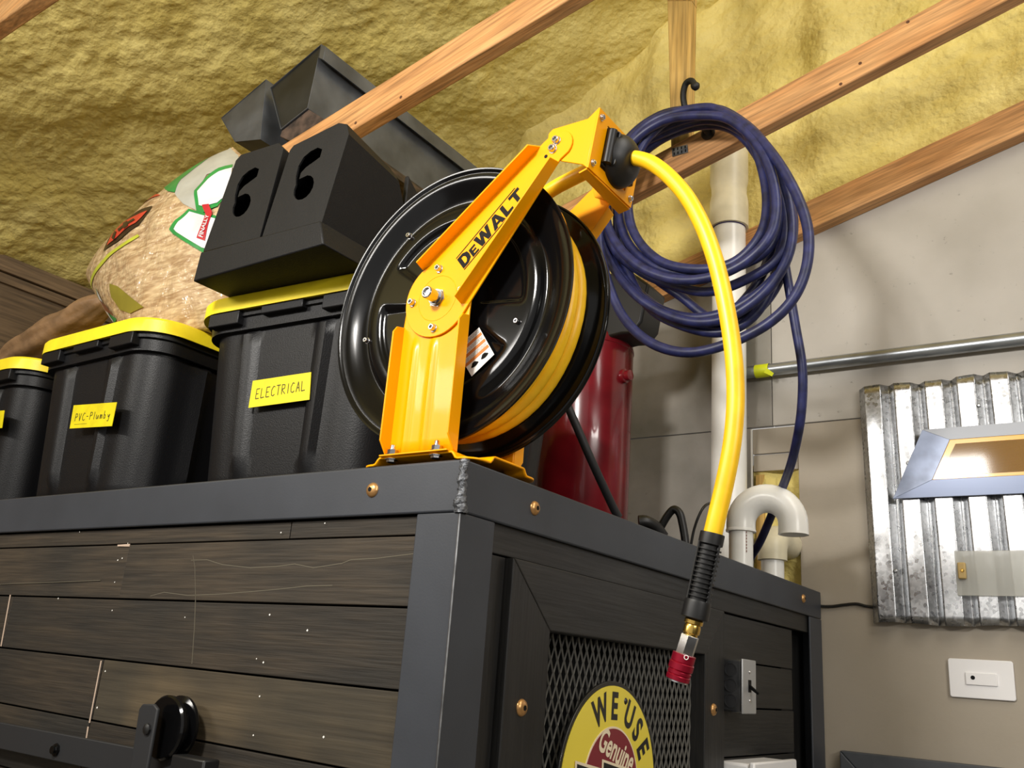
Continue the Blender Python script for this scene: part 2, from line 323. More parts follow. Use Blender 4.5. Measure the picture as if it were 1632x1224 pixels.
def text_mesh(body, size=1., offset=0., shear=0., space=1.):
    """outline of a line of lettering as (verts2d, faces)"""
    cu = bpy.data.curves.new('t', 'FONT'); cu.body = body; cu.size = size; cu.offset = offset; cu.shear = shear; cu.space_character = space; cu.resolution_u = 4; cu.fill_mode = 'FRONT'
    o = bpy.data.objects.new('t', cu); COL.objects.link(o); dg = bpy.context.evaluated_depsgraph_get(); dg.update()
    me = o.evaluated_get(dg).to_mesh(); vs = [(v.co.x, v.co.y) for v in me.vertices]; fs = [tuple(p.vertices) for p in me.polygons]
    o.evaluated_get(dg).to_mesh_clear(); bpy.data.objects.remove(o); bpy.data.curves.remove(cu); return vs, fs
STROKE = {'E': [[(1, 1), (0, 1), (0, 0), (1, 0)], [(0, .5), (.7, .5)]], 'L': [[(0, 1), (0, 0), (1, .05)]], 'C': [[(1, .9), (.5, 1), (0, .6), (.1, .1), (.6, 0), (1, .15)]],
          'T': [[(-.1, 1), (1.1, 1)], [(.5, 1), (.45, 0)]], 'R': [[(0, 0), (0, 1), (.8, .95), (.8, .6), (0, .5), (1, 0)]], 'I': [[(.5, 1), (.5, 0)]], 'A': [[(0, 0), (.55, 1), (1, 0)], [(.2, .4), (.85, .4)]],
          'P': [[(0, 0), (.1, 1), (.8, .95), (.85, .6), (.05, .5)]], 'V': [[(0, 1), (.4, 0), (.9, 1)]], '-': [[(.1, .5), (.8, .5)]], 'l': [[(.5, 1), (.4, 0)]], 'u': [[(0, .6), (.05, .1), (.4, 0), (.8, .5), (.85, 0)]],
          'm': [[(0, 0), (.05, .55), (.3, .5), (.4, 0), (.5, .5), (.8, .5), (.9, 0)]], 'b': [[(.1, 1), (.05, 0), (.6, .05), (.6, .45), (.1, .45)]], 'y': [[(0, .5), (.3, .1), (.8, .5)], [(.8, .5), (.5, -.4), (0, -.35)]], '_': [[(0, 0), (3.4, .1)]]}
def strokes(mb, word, place, cw=.62, gap=.28, wd=.05, wide=None):
    """pen strokes as flat ribbons; place(x, y) -> 3-D point, letter height 1"""
    x = 0
    for ch in word:
        c = cw * (.55 if ch in 'Il' else 1)
        for st in STROKE.get(ch, []):
            pts = [(x + px * c, py) for px, py in st]
            for (ax_, ay), (bx, by) in zip(pts, pts[1:]):
                d = math.hypot(bx - ax_, by - ay) or 1; nx, ny = -(by - ay) / d * wd, (bx - ax_) / d * wd
                mb.add([place(ax_ + nx, ay + ny), place(bx + nx, by + ny), place(bx - nx, by - ny), place(ax_ - nx, ay - ny)], [(0, 1, 2, 3)])
        x += c + gap
    return x

# ------------------------------------------------------------------ the building shell
WY = 1.70
struct('floor', MB().box((-2.95, -5, -1.67), (6, WY + .1, -1.62)), 'concrete')
struct('wall_right', MB().box((4.2, -5, -1.62), (4.3, WY, 4.4)), 'panelgrey', sm=0)  # unseen wall, put in charcoal so the corrugated slopes reflect dark
def roofz(x): return 2.40 + .41 * x
def lump(p, sc, seed):
    """cauliflower-like swelling of sprayed foam"""
    q = p * sc + Vector((seed, seed * 2, 0))
    d = noise.voronoi(q, distance_metric='DISTANCE', exponent=2.5)[0]
    return max(0, .75 - d[0]) ** 1.0
def roof_pt(u, v):
    x = -2.97 + u * 4.6; y = -1.7 + v * 3.42
    p = Vector((x, y, 0)); fade = .35 + .65 * max(0, min(1, .5 + 1.3 * noise.noise(p * 1.7 + Vector((3, 1, 0)))))
    h = .045 * noise.noise(Vector((x * 1.1, y * 2.2, 3))) + .022 * noise.noise(p * 5.5) + fade * (.016 * lump(p, 12, 2) + .014 * lump(p, 27, 5)) + .006 * noise.noise(p * 34)
    h += .03 * math.exp(-((y - 1.7) / .22) ** 2) * 2.2
    return (x + .38 * h, y, roofz(x) - .92 * h)
ce = struct('ceiling', MB().grid(roof_pt, 380, 290), 'foam', sm=80)
struct('trim_4', MB().prism([(-2.97, roofz(-2.97) + .08), (6, roofz(6) + .08), (6, roofz(6) + .1), (-2.97, roofz(-2.97) + .1)], 1, -5, WY + .1), 'foam', sm=0)
def chordz(x): return 1.14221 + .268 * x
def gable_pt(u, v):
    x = -2.9 + u * 4.9; z0 = chordz(x) + .085; z1 = roofz(x) + .03; z = z0 + (z1 - z0) * v
    p = Vector((x, 7, z)); fade = .4 + .6 * max(0, min(1, .5 + 1.2 * noise.noise(p * 2.1)))
    h = .03 * noise.noise(p * 1.6) + .02 * noise.noise(p * 5) + fade * (.02 * lump(p, 9, 1) + .012 * lump(p, 19, 4)) + .006 * noise.noise(p * 28)
    for sx in (-1.75, -1.14, -.53, .08, .69, 1.3): h += .035 * math.exp(-((x - sx) / .07) ** 2)
    return (x, 1.672 - h * min(1, .25 + v * 9), z)
wb = setp(bpy.data.objects.new('wall_back', None), kind='structure'); COL.objects.link(wb); wb.location = (0, WY, 0); BASE[wb.name] = Vector((0, WY, -ZT))
ho = [(-0.2075, 0.5111), (-0.0588, 0.5127), (-0.0695, 0.0345)]
hx0, hx1, hz1 = ho[0][0], ho[1][0], .5 * (ho[0][1] + ho[1][1]); vj = -0.1378
def panel(x0, x1, z0, z1, m): return obj('panel', MB().box((x0, WY, z0), (x1, WY + .02, z1)), m, wb, bevel=.0015, sm=0)
panel(-2.95, vj - .0012, hz1 + .002, 1.9, 'wall_dk'); panel(vj + .0012, 6, hz1 + .002, 3.2, 'wall_up')
panel(-2.95, hx0, -1.62, hz1 - .0012, 'wall_dk'); panel(hx1, 6, -1.62, hz1 - .0012, 'wall_lo'); panel(hx0, hx1, -1.62, -.1, 'wall_lo')
obj('patch_strip', MB().box((hx0 + .004, WY + .004, hz1 - .085), (hx1 - .003, WY + .02, hz1 - .004)), 'wall_lo', wb, bevel=.001, sm=0)
obj('patch_strip', MB().box((hx0 + .004, WY + .008, hz1 - .14), (hx1 - .003, WY + .02, hz1 - .088)), 'wall_lo', wb, bevel=.001, sm=0)
def hole_pt(u, v):
    x = hx0 - .02 + u * (hx1 - hx0 + .04); z = -.12 + v * (hz1 - .0); p = Vector((x, 1, z))
    return (x, WY + .03 - .03 * lump(p, 16, 3) - .02 * noise.noise(p * 14), z)
obj('foam_fill', MB().grid(hole_pt, 40, 90), 'foam_pale', wb, sm=80)
obj('edge_highlight', MB().box((hx0 - .001, WY - .0012, -.02), (hx0 + .004, WY + .003, hz1 - .004)), 'white', wb, sm=0)  # white strip paints the highlight along the left edge of the cutout
obj('stud', MB().box((hx0 + .01, WY + .012, -.1), (hx0 + .035, WY + .05, hz1 - .15)), 'pine_z', wb, sm=0)
obj('foam_coat', MB().grid(gable_pt, 330, 150), 'foam_pale', wb, sm=80)
wl = struct('wall_left', MB().box((-3.0, -5, -1.62), (-2.95, WY, 1.25)), 'pine_y', sm=0)
zt = [1.1866, 1.1202, 1.077]
struct('trim_1', MB().box((-2.95, -5, zt[1]), (-2.915, WY - .03, zt[0])), 'pine_y', bevel=.002, sm=0)
struct('trim_2', MB().box((-2.95, -5, zt[2]), (-2.93, WY - .03, zt[1] - .004)), 'pine_y', bevel=.002, sm=0)
# sloping nailer along the gable wall, below the foam
struct('trim_3', MB().prism([(-2.9, chordz(-2.9)), (4, chordz(4)), (4, chordz(4) + .105), (-2.9, chordz(-2.9) + .105)], 1, 1.65, WY), 'pine_x', bevel=.003)

# roof trusses: sloping bottom chords (and the web the hose hangs on)
def chord(y, p, q, h=.098, th=.043, x0=-2.9, x1=3.2):
    s = (q[2] - p[2]) / (q[0] - p[0]); f = lambda x: p[2] + s * (x - p[0])
    return MB().prism([(x0, f(x0)), (x1, f(x1)), (x1, f(x1) + h), (x0, f(x0) + h)], 1, y, y + th), f
cA = [(-0.8234, 0.42, 1.0569), (-0.3414, 0.42, 1.1555)]; cB = [(0.0974, 1.06, 1.1656), (0.6657, 1.06, 1.3201)]; cD = [(-1.5807, -0.19, 1.2756), (-1.4269, -0.19, 1.2792)]
for nm, y, cc, lab in (('a', .42, cA, 'sloping bare pine truss chord passing just behind the black moulded bracket and over the reel'),
                   ('b', 1.06, cB, 'sloping bare pine truss chord carrying the coiled navy hose, with a foam-dusted upright'),
                   ('d', -.19, cD, 'sloping pine truss chord cut off by the upper left corner of the picture')):
    t = thing('roof_truss', lab, 'beam', (0, y, 1.1))
    mb, fz = chord(y, *cc, x0={'a': -1.42, 'b': -2.9, 'd': -2.6}[nm]); ch_ = obj('chord', mb, 'pine_x', t, bevel=.004)
    for kx_, kz_ in {'a': [(-0.8127, 1.0748), (-0.6563, 1.1014)], 'b': [(0.3272, 1.2676), (0.2767, 1.2227), (0.4467, 1.3471)], 'd': []}[nm]:
        obj('knot', MB().lathe([(.0045, -.001), (.0045, .0006), (0, .0006)], (kx_, y, kz_), (0, -1, 0), 10), 'knot', ch_)
    if nm == 'b':
        fb = fz
        obj('web', MB().prism([(-0.2004, 1.1473), (-0.1465, 1.1517), (-0.1445, 1.6702), (-0.2254, 1.7051)] + [], 1, 1.062, 1.10), 'pine_z', t, bevel=.003)
        top = [(-0.1445, 1.6702), (-0.2254, 1.7051)]
        obj('web_top', MB().prism([top[1], top[0], (top[0][0] + .012, roofz(top[0][0])), (top[1][0] - .012, roofz(top[1][0]))], 1, 1.062, 1.10), 'pine_z', t)
        npz = [(-0.1961, 1.1717), (-0.1478, 1.1694), (-0.1455, 1.1442), (-0.1936, 1.1442)]
        pl = obj('nail_plate', MB().prism(npz, 1, 1.056, 1.061), 'dull', t)
        sl = MB()
        for i in range(4):
            for j in range(2):
                u = .14 + i * .24; v = .25 + j * .5; a, b_, c_, d_ = [Vector((q[0], 0, q[1])) for q in npz]
                c0 = a.lerp(b_, u).lerp(d_.lerp(c_, u), v); sl.box((c0.x - .0015, 1.0545, c0.z - .004), (c0.x + .0015, 1.0565, c0.z + .004))
        obj('nail_slot', sl, 'black', pl, sm=0)

# ------------------------------------------------------------------ the cabinet
CB = thing('equipment_cabinet', 'dark timber cabinet with a charcoal steel angle frame and a mesh vent panel', 'cabinet', (0, 0, -1.62))
XL = -2.4; YE = 1.69
SB = -.0765
obj('top_rail', MB().prism([(0, SB), (.006, SB), (.006, -.006), (.08, -.006), (.08, 0), (0, 0)], 0, XL, -.002), 'steel', CB, bevel=.003)
obj('top_rail', MB().prism([(0, SB), (-.006, SB), (-.006, -.006), (-.08, -.006), (-.08, 0), (0, 0)], 1, .002, YE), 'steel', CB, bevel=.003)
obj('corner_post', MB().prism([(0, 0), (0, .086), (-.006, .086), (-.006, .006), (-.080, .006), (-.080, 0)], 2, -1.62, SB - .0008), 'steel', CB, bevel=.002)
obj('end_post', MB().prism([(0, 1.585), (0, YE), (-.08, YE), (-.08, YE - .006), (-.006, YE - .006), (-.006, 1.585)], 2, -1.62, SB - .0008), 'steel', CB, bevel=.002)
wd = MB()
def weld_pt(u, v):
    z = -.078 + v * .078; a = u * 2 * math.pi; r = .0065 + .004 * noise.noise(Vector((u * 2, 0, z * 130))) + .002 * noise.noise(Vector((u * 6, 4, z * 420))) + (.003 if z < -.06 else 0)
    return (-.003 + r * math.cos(a), .003 + r * math.sin(a), z)
obj('weld_bead', wd.grid(weld_pt, 14, 46, True), 'weld', CB, sm=80)
obj('weld_seam', MB().tube([(.0005, -.0005, -.08), (.0005, -.0005, -1.6)], .0016, 6), 'dull', CB)
obj('top_board', MB().box((XL, .03, .0), (-.03, YE - .02, .0088)), 'bwood_y', CB, bevel=.001)
obj('light_block', MB().box((XL, .034, -1.6), (-.06, .05, -.01)), 'void', CB, sm=0)  # unseen black sheets added to block light inside the cabinet
obj('light_block', MB().box((-.13, .05, -1.6), (-.12, YE, -.01)), 'void', CB, sm=0)
# horizontal planks of the long side, row by row
rows = [(-.0770, -.0770), (-.1095, -.1073), (-.2112, -.2103), (-.3156, -.3236), (-.4193, -.4346), (-.53, -.545), (-.645, -.655), (-.76, -.765), (-.87, -.875), (-.98, -.985), (-1.09, -1.095), (-1.2, -1.2), (-1.31, -1.31), (-1.42, -1.42), (-1.53, -1.53)]
cuts = [[-.359], [-.800], [-1.184], [-.8086], [-.812], [-1.4], [-.6], [-1.2], [-.5], [-1.0], [-1.5], [-.7], [-1.1], [-.4], [-1.2]]
def zr(r, x): return r[0] + (r[1] - r[0]) * (x + 1.3) / 1.22
for i in range(len(rows) - 1):
    xs = [XL] + cuts[i] + [-.074]
    for k in range(len(xs) - 1):
        a, b_ = xs[k] + .0012, xs[k + 1] - .0012; g = .0016; dy = random.uniform(-.0015, .0015) + (.004 if i == 0 else 0)
        o = obj('plank', MB().prism([(a, zr(rows[i + 1], a) + g), (b_, zr(rows[i + 1], b_) + g), (b_, zr(rows[i], b_) - g), (a, zr(rows[i], a) - g)], 1, .007 + dy, .03), 'plank_pale' if (i == 3 and k == 1) else 'plank', CB, bevel=.0012, sm=0)
# bits of tape, staples and a split between plank ends
chips = MB()
for px in [(-0.8066, 0.0065, -0.1071), (-0.8151, 0.0065, -0.1355), (-0.8284, 0.0065, -0.139), (-0.8238, 0.0065, -0.1803), (-0.7782, 0.0065, -0.1881), (-0.7278, 0.0065, -0.191), (-1.1929, 0.0065, -0.2414), (-1.1479, 0.0065, -0.3243), (-1.0085, 0.0065, -0.2137), (-0.8132, 0.0065, -0.2323), (-0.5906, 0.0065, -0.2385), (-0.3795, 0.0065, -0.1388), (-0.3768, 0.0065, -0.0968), (-0.2765, 0.0065, -0.0842), (-0.2826, 0.0065, -0.2495), (-0.3739, 0.0065, -0.2285), (-0.3892, 0.0065, -0.2968), (-0.3685, 0.0065, -0.3519), (-0.3694, 0.0065, -0.4087), (-0.2182, 0.0065, -0.3967), (-0.7957, 0.0065, -0.3401), (-0.8368, 0.0065, -0.3503), (-0.7982, 0.0065, -0.4031), (-0.8341, 0.0065, -0.4103), (-0.1466, 0.0065, -0.2), (-0.3717, 0.0065, -0.3016), (-0.9841, 0.0065, -0.0812)]:
    s_ = random.uniform(.0010, .0026); chips.add([(px[0] - s_, .0062, px[2]), (px[0], .0062, px[2] - s_ * .7), (px[0] + s_ * .9, .0062, px[2] + s_ * .2), (px[0], .0062, px[2] + s_)], [(0, 1, 2, 3)])
obj('staple_chips', chips, 'white', CB, sm=0, kind='stuff')
for pl_ in [[(-0.6012, 0.006, -0.1405), (-0.5574, 0.006, -0.1397), (-0.5123, 0.006, -0.1485), (-0.4375, 0.006, -0.154), (-0.3759, 0.006, -0.1521), (-0.332, 0.006, -0.1482), (-0.2876, 0.006, -0.1542), (-0.2267, 0.006, -0.1477), (-0.2076, 0.006, -0.1421), (-0.1558, 0.006, -0.1405), (-0.0779, 0.006, -0.1339)], [(-0.7015, 0.006, -0.2041), (-0.6624, 0.006, -0.1969), (-0.5921, 0.006, -0.2014), (-0.5073, 0.006, -0.198), (-0.4279, 0.006, -0.1928), (-0.3602, 0.006, -0.188), (-0.296, 0.006, -0.1824), (-0.2407, 0.006, -0.181)], [(-1.2526, 0.006, -0.1875), (-1.0997, 0.006, -0.1836), (-0.9823, 0.006, -0.1803), (-0.8727, 0.006, -0.1772)], [(-0.5984, 0.006, -0.1317), (-0.5867, 0.006, -0.1537), (-0.5709, 0.006, -0.2021), (-0.5591, 0.006, -0.2544), (-0.5487, 0.006, -0.3133)]]:
    ck = MB()
    for p_, q_ in zip(pl_, pl_[1:]):
        hgt = .0006 if abs(q_[0] - p_[0]) > abs(q_[2] - p_[2]) else 0; wgt = .0004 if not hgt else 0
        ck.extr([(p_[0] - wgt, .0054, p_[2] - hgt), (q_[0] - wgt, .0054, q_[2] - hgt), (q_[0] + wgt, .0054, q_[2] + hgt), (p_[0] + wgt, .0054, p_[2] + hgt)], (0, .0012, 0))
    obj('grain_crack', ck, 'crack', CB, sm=0)
M['bare'] = mat('bare_wood_edge', (186, 164, 146), .8)
for (a, b_), w_ in zip([[(-1.1974, 0.0062, -0.2092), (-1.1858, 0.0062, -0.3137)], [(-0.8141, 0.0062, -0.3225), (-0.8117, 0.0062, -0.4298)], [(-0.8132, 0.0062, -0.4363), (-0.8115, 0.0062, -0.4563)], [(-0.8378, 0.0062, -0.1114), (-0.7982, 0.0062, -0.112)]], (.0016, .0016, .0016, .003)):
    if w_ > .002: tp = MB().extr([(a[0], .0052, a[2] + .002), (b_[0], .0052, a[2] + .003), (b_[0], .0052, a[2] - .002), (a[0], .0052, a[2] - .001)], (0, .001, 0))
    else: tp = MB().extr([(a[0] - w_, .0052, a[2]), (a[0] + w_, .0052, a[2]), (b_[0] + w_, .0052, b_[2]), (b_[0] - w_, .0052, b_[2])], (0, .001, 0))
    obj('bare_edge', tp, 'bare', CB, sm=0)
# black boards of the end face
obj('board', MB().box((-.03, .086, -.1205), (-.009, 1.60, SB + .002)), 'bwood_y', CB, bevel=.0015, sm=0)
obj('board', MB().box((-.03, .086, -1.6), (-.011, .1345, -.1225)), 'bwood_z', CB, bevel=.0015, sm=0)
fo = (.136, .962, -.1225, -1.02); fi = (.250, .858, -.221, -.92)
VF = obj('vent_frame', MB().prism([(fo[0], fo[2]), (fi[0] - .0004, fi[2] + .0004), (fi[0] - .0004, fi[3]), (fo[0], fo[3])], 0, -.034, .004), 'bwood_z', CB, bevel=.002, sm=0)
obj('vent_rail', MB().prism([(fo[0] + .001, fo[2]), (fo[1] - .001, fo[2]), (fi[1], fi[2]), (fi[0], fi[2])], 0, -.034, .004), 'bwood_y', VF, bevel=.002, sm=0)
obj('vent_stile', MB().prism([(fo[1], fo[2]), (fo[1], fo[3]), (fi[1] + .0004, fi[3]), (fi[1] + .0004, fi[2] + .0004)], 0, -.034, .004), 'bwood_z', VF, bevel=.002, sm=0)
obj('vent_rail', MB().prism([(fo[0] + .001, fo[3]), (fo[1] - .001, fo[3]), (fi[1], fi[3]), (fi[0], fi[3])], 0, -.034, .004), 'bwood_y', VF, bevel=.002, sm=0)
obj('shade_backing', MB().box((-.12, fi[0] - .02, fi[3] - .02), (-.10, fi[1] + .02, fi[2] + .02)), 'void', CB, sm=0)  # near-black sheet stands for the shaded depth behind the mesh
em = MB(); nc = 58; cwid = (fi[1] - fi[0]) / nc; hseg = .0205; nz = int((fi[2] - fi[3]) / hseg)
for c in range(nc + 1):
    y0 = fi[0] + c * cwid; prev = None
    for k in range(nz + 1):
        z = fi[2] - k * hseg; s_ = 1 if (k + c) % 2 else -1; y = y0 + s_ * cwid * .44; y = min(max(y, fi[0]), fi[1])
        cur = (y, z)
        if prev:
            w_ = .0023
            (ya, za), (yb, zb) = prev, cur; xa = -.026
            em.add([(xa, ya - w_, za), (xa - .003, ya + w_, za), (xa - .003, yb + w_, zb), (xa, yb - w_, zb), (xa - .0035, ya - w_, za - .001), (xa - .0055, ya + w_, za - .001), (xa - .0055, yb + w_, zb - .001), (xa - .0035, yb - w_, zb - .001)],
                   [(0, 1, 2, 3), (4, 7, 6, 5), (0, 3, 7, 4), (1, 5, 6, 2)])
        prev = cur
obj('expanded_mesh', em, 'mesh', VF, sm=0, kind='stuff', recalc=False)
zr_ = [-.1225, -.2245, -.3255, -.4280, -.53, -.63, -.73, -.83, -.93, -1.03, -1.13, -1.23, -1.33, -1.43, -1.6]
for a, b_ in zip(zr_, zr_[1:]):
    obj('board', MB().box((-.034, .9635 if a > -1.02 else .137, b_ + .0016), (-.014 + random.uniform(-.0015, .0015), 1.47, a - .0016)), 'bwood_y', CB, bevel=.0012, sm=0)
obj('board', MB().box((-.06, 1.47, -1.6), (-.045, 1.66, SB)), 'bwood_z', CB, sm=0)
def screw(name, c, n, r=.0115):
    n = Vector(n); o = obj(name, MB().lathe([(r * 1.02, 0), (r, .0012), (r * .86, .0040), (r * .55, .0058), (r * .36, .0064)], c, n, 20), 'bronze', CB, sm=60)
    obj('hex_socket', MB().lathe([(r * .34, .0052), (r * .34, .0068), (0, .0068)], c, n, 6), 'black', o, sm=0)
for p in [(-0.175, 0.0, -0.037), (-1.645, 0.0, -0.0481)]: screw('screw', p, (0, -1, 0))
for p in [(0.0, 0.1877, -0.0369), (0.0, 1.5283, -0.035)]: screw('screw', p, (1, 0, 0))
for p in [(0.004, 0.1824, -0.336), (0.004, 0.9021, -0.3294)]: screw('screw', p, (1, 0, 0), .0125)

# round enamel sign hung on the mesh
SG = thing('round_sign', 'round yellow enamel sign reading WE USE, hung on the black mesh panel', 'sign', (.0, .4651, -.627))
scy, scz, sr = .4651, -.458, .1697
def disc(r0, r1, x0, x1, n=72): return MB().lathe([(r0, x0), (r1, x0), (r1, x1), (r0, x1)] if r0 > 0 else [(r1, x0), (r1, x1), (0, x1)], (0, scy, scz), (1, 0, 0), n, close=r0 <= 0)
obj('plate', disc(0, sr, -.002, .003), 'sign_black', SG, bevel=.001)
obj('yellow_ring', disc(0, sr * .955, .003, .0045), 'sign_yellow', SG, sm=30)
obj('cream_ring', disc(0, sr * .565, .0045, .0052), 'sign_cream', SG, sm=30)
obj('maroon_disc', disc(0, sr * .545, .0052, .0060), 'sign_maroon', SG, sm=30)
lt = MB()
def arc_letter(ch, ang, size, rad):
    vs, fs = text_mesh(ch, size, .0022)
    x0, x1 = min(v[0] for v in vs), max(v[0] for v in vs); sx = .78; a = math.radians(ang); out = []
    for x, y in vs:
        lx = (x - (x0 + x1) / 2) * sx; ly = y + rad
        out.append((.0050, scy + lx * math.cos(a) + ly * math.sin(a), scz - lx * math.sin(a) + ly * math.cos(a)))
    lt.add(out, fs)
for ch, an in (('W', -20.6), ('E', 2.), ('U', 27.5), ('S', 45.5), ('E', 63.5)): arc_letter(ch, an, .061, .1085)
obj('lettering', lt, 'sign_black', SG, sm=0, label='black capital letters WE USE')
obj('mounting_screw', MB().lathe([(.006, 0), (.004, .002), (0, .0025)], (.0045, scy + .0439, scz + .1376), (1, 0, 0), 12), 'sign_black', SG)
gs = MB(); vs, fs = text_mesh('Genuine', .046, .0011, .35)
gw = max(v[0] for v in vs) - min(v[0] for v in vs); gx = (min(v[0] for v in vs) + max(v[0] for v in vs)) / 2
for k_ in range(1):
    a = math.radians(-19.8); out = []
    for x, y in vs:
        lx, ly = (x - gx) * .128 / gw, (y - .016) * 1.2
        out.append((.0066, scy + .0155 + lx * math.cos(a) - ly * math.sin(a), scz + .0575 + lx * math.sin(a) + ly * math.cos(a)))
    gs.add(out, fs)
obj('script_lettering', gs, 'sign_cream', SG, sm=0, label='cream script word Genuine')
for (y0, y1, x_) in ((-.1176, -.045, .0066), (-.032, .135, .0074)):
    for d_, m_, xx in ((.005, 'sign_cream', x_), (0, 'sign_black', x_ + .0008)):
        q = [(y0 - d_, -.05 - d_), (y1 + d_, -.05 - d_), (y1 + d_, .040 - .19 * (y1 - y0) + d_), (y0 - d_, .040 + d_)]
        q = [(scy + a_, scz + b_) for a_, b_ in q]
        obj('letter_block', MB().prism(q, 0, xx - .0006, xx), m_, SG, sm=0)

# switch box on the end face
KB = thing('switch_box', 'small galvanised electrical box with a black toggle switch on the cabinet end', 'switch box', (-.01, .99, -.34))
kb = [(-0.0093, 0.985, -0.2206), (-0.009, 0.985, -0.3345), (0.0335, 0.985, -0.3361)]; kx = kb[2][0] - .002; kc = (0.0335, 1.0663, -0.2193)
kz1, kz0 = kb[0][2], kb[1][2]; ky0, ky1 = .985, kc[1]
obj('box_body', MB().box((-.012, ky0 + .003, kz0 + .002), (kx, ky1 - .003, kz1 - .002)), 'boxsteel', KB, bevel=.004)
obj('cover_plate', MB().box((kx, ky0, kz0), (kx + .005, ky1, kz1)), 'coversteel', KB, bevel=.002)
for i in range(3):
    z = kz1 - (kz1 - kz0) * (.21 + .285 * i); xm = (kx - .012) / 2 - .002; r_ = abs(kx + .012) * .30
    obj('knockout', MB().lathe([(r_, 0), (r_ * 1.12, .0008), (r_ * 1.12, .002), (r_ * .96, .002), (r_ * .96, .0008), (0, .0008)], (xm, ky0 + .0035, z), (0, -1, 0), 24), 'coversteel' if False else 'knock', KB, sm=30)
zc = (kz0 + kz1) / 2; yc = (ky0 + ky1) / 2
sw = obj('toggle_slot', MB().box((kx + .004, yc - .008, zc - .012), (kx + .0065, yc + .008, zc + .014)), 'black', KB, bevel=.001)
obj('toggle', MB().prism([(kx + .004, zc - .003), (kx + .024, zc - .016), (kx + .026, zc - .011), (kx + .004, zc + .006)], 1, yc - .004, yc + .004), 'black', sw, bevel=.001)
for dz in (-.03, .03): obj('cover_screw', MB().lathe([(.004, 0), (.003, .002), (0, .0022)], (kx + .005, yc, zc + dz), (1, 0, 0), 12), 'chrome', KB)
WBX = thing('white_junction_box', 'white plastic box on the cabinet end below the switch box', 'box', (-.01, 1.0, -.58))
obj('box_body', MB().box((-.013, .972, -.58), (.055, 1.235, -.432)), 'plaswhite', WBX, bevel=.006)
obj('box_lid', MB().box((.055, .968, -.584), (.068, 1.239, -.428)), 'plaswhite', WBX, bevel=.004)

# sliding-door rail and roller on the long side
RL = thing('sliding_door_track', 'black flat bar track bolted across the lower planks of the cabinet', 'track', (-1.3, -.03, -.52))
ra = [(-1.0537, -0.03, -0.4457), (-0.6077, -0.03, -0.4541), (-1.0306, -0.03, -0.4928), (-0.8043, -0.03, -0.4962)]
rz1 = (ra[0][2] + ra[1][2]) / 2; rz0 = (ra[2][2] + ra[3][2]) / 2
obj('bar', MB().box((-2.3, -.034, rz0), (-0.4225, -.026, rz1)), 'rubber_matte', RL, bevel=.0015)
bp_ = (-0.832, -0.034, -0.4765)
obj('bolt', MB().lathe([(.011, 0), (.011, .003), (.007, .004), (.007, .009), (0, .009)], bp_, (0, -1, 0), 8), 'gloss', RL)
obj('spacer', MB().lathe([(.012, 0), (.012, .0325), (0, .0325)], (bp_[0], -.026, bp_[2]), (0, 1, 0), 16), 'rubber', RL)
sx_ = (-0.4393, -0.04, -0.4536)
obj('end_stop', MB().box((sx_[0] - .045, -.05, rz0 - .05), (sx_[0] + .035, -.02, -0.4464)), 'rubber', RL, bevel=.003)
RR = thing('door_roller', 'black strap hanger with a grooved wheel riding on the cabinet track', 'roller', (-.66, -.05, -.6))
sp = [(-0.5583, -0.3867), (-0.5517, -0.3786), (-0.5224, -0.3763), (-0.5104, -0.3828), (-0.5086, -0.4685), (-0.5451, -0.4727)]
obj('strap', MB().prism(sp[:4] + [(sp[4][0] + .0, sp[4][1] - .12), (sp[5][0], sp[5][1] - .12)], 1, -.072, -.066), 'rubber_matte', RR, bevel=.002)
wc = (-0.5197, -0.045, -0.4171)
obj('wheel', MB().lathe([(.012, -.017), (.046, -.017), (.049, -.014), (.049, -.009), (.038, -.004), (.038, .004), (.049, .009), (.049, .014), (.046, .017), (.012, .017)], (wc[0] - .004, -.030, max(wc[2] - .004, rz1 + .0385)), (0, 1, 0), 40), 'gloss', RR, sm=40)
obj('axle_bolt', MB().lathe([(.0085, 0), (.0085, .004), (.005, .006), (0, .006)], (-0.5245, -0.072, -0.4137), (0, -1, 0), 8), 'rubber', RR)
DR = solo('sliding_door', MB().box((-2.3, -.055, -1.5), (-1.17, -.036, -0.5066)), 'pale', 'pale unpainted sliding door edge below the black track', 'door', bevel=.003)

# ------------------------------------------------------------------ the hose reel
AX, AZ = -.121, .2895
RE = thing('hose_reel', 'yellow and black air hose reel bolted to the cabinet corner, yellow hose hanging out', 'hose reel', (AX, .117, .0088))
# pressed base plate: corners low, sides raised
def sst(a, b, x): t = max(0, min(1, (x - a) / (b - a))); return t * t * (3 - 2 * t)
px0, px1, py0, py1 = -.240, -.004, .027, .207
def plate_h(x, y):
    cx = 1 - sst(.074, .084, abs(x - (px0 + px1) / 2)); cy = 1 - sst(.040, .050, abs(y - (py0 + py1) / 2))
    return .0118 + .0105 * max(cx, cy)
bp = MB(); nx_, ny_ = 60, 50
def corner(u, v):
    x = px0 + u * (px1 - px0); y = py0 + v * (py1 - py0); r = .03
    for cx, sx in ((px0 + r, -1), (px1 - r, 1)):
        for cy, sy in ((py0 + r, -1), (py1 - r, 1)):
            dx, dy = (x - cx) * sx, (y - cy) * sy
            if dx > 0 and dy > 0:
                m_ = max(dx, dy); d = math.hypot(dx, dy); k = m_ / d if d else 1; x = cx + sx * dx * k; y = cy + sy * dy * k
    return x, y
bp.grid(lambda u, v: (*corner(u, v), plate_h(*corner(u, v))), nx_, ny_)
o = obj('base_plate', bp, 'yellow', RE, sm=50, recalc=False); md = o.modifiers.new('thickness', 'SOLIDIFY'); md.thickness = .003; md.offset = -1
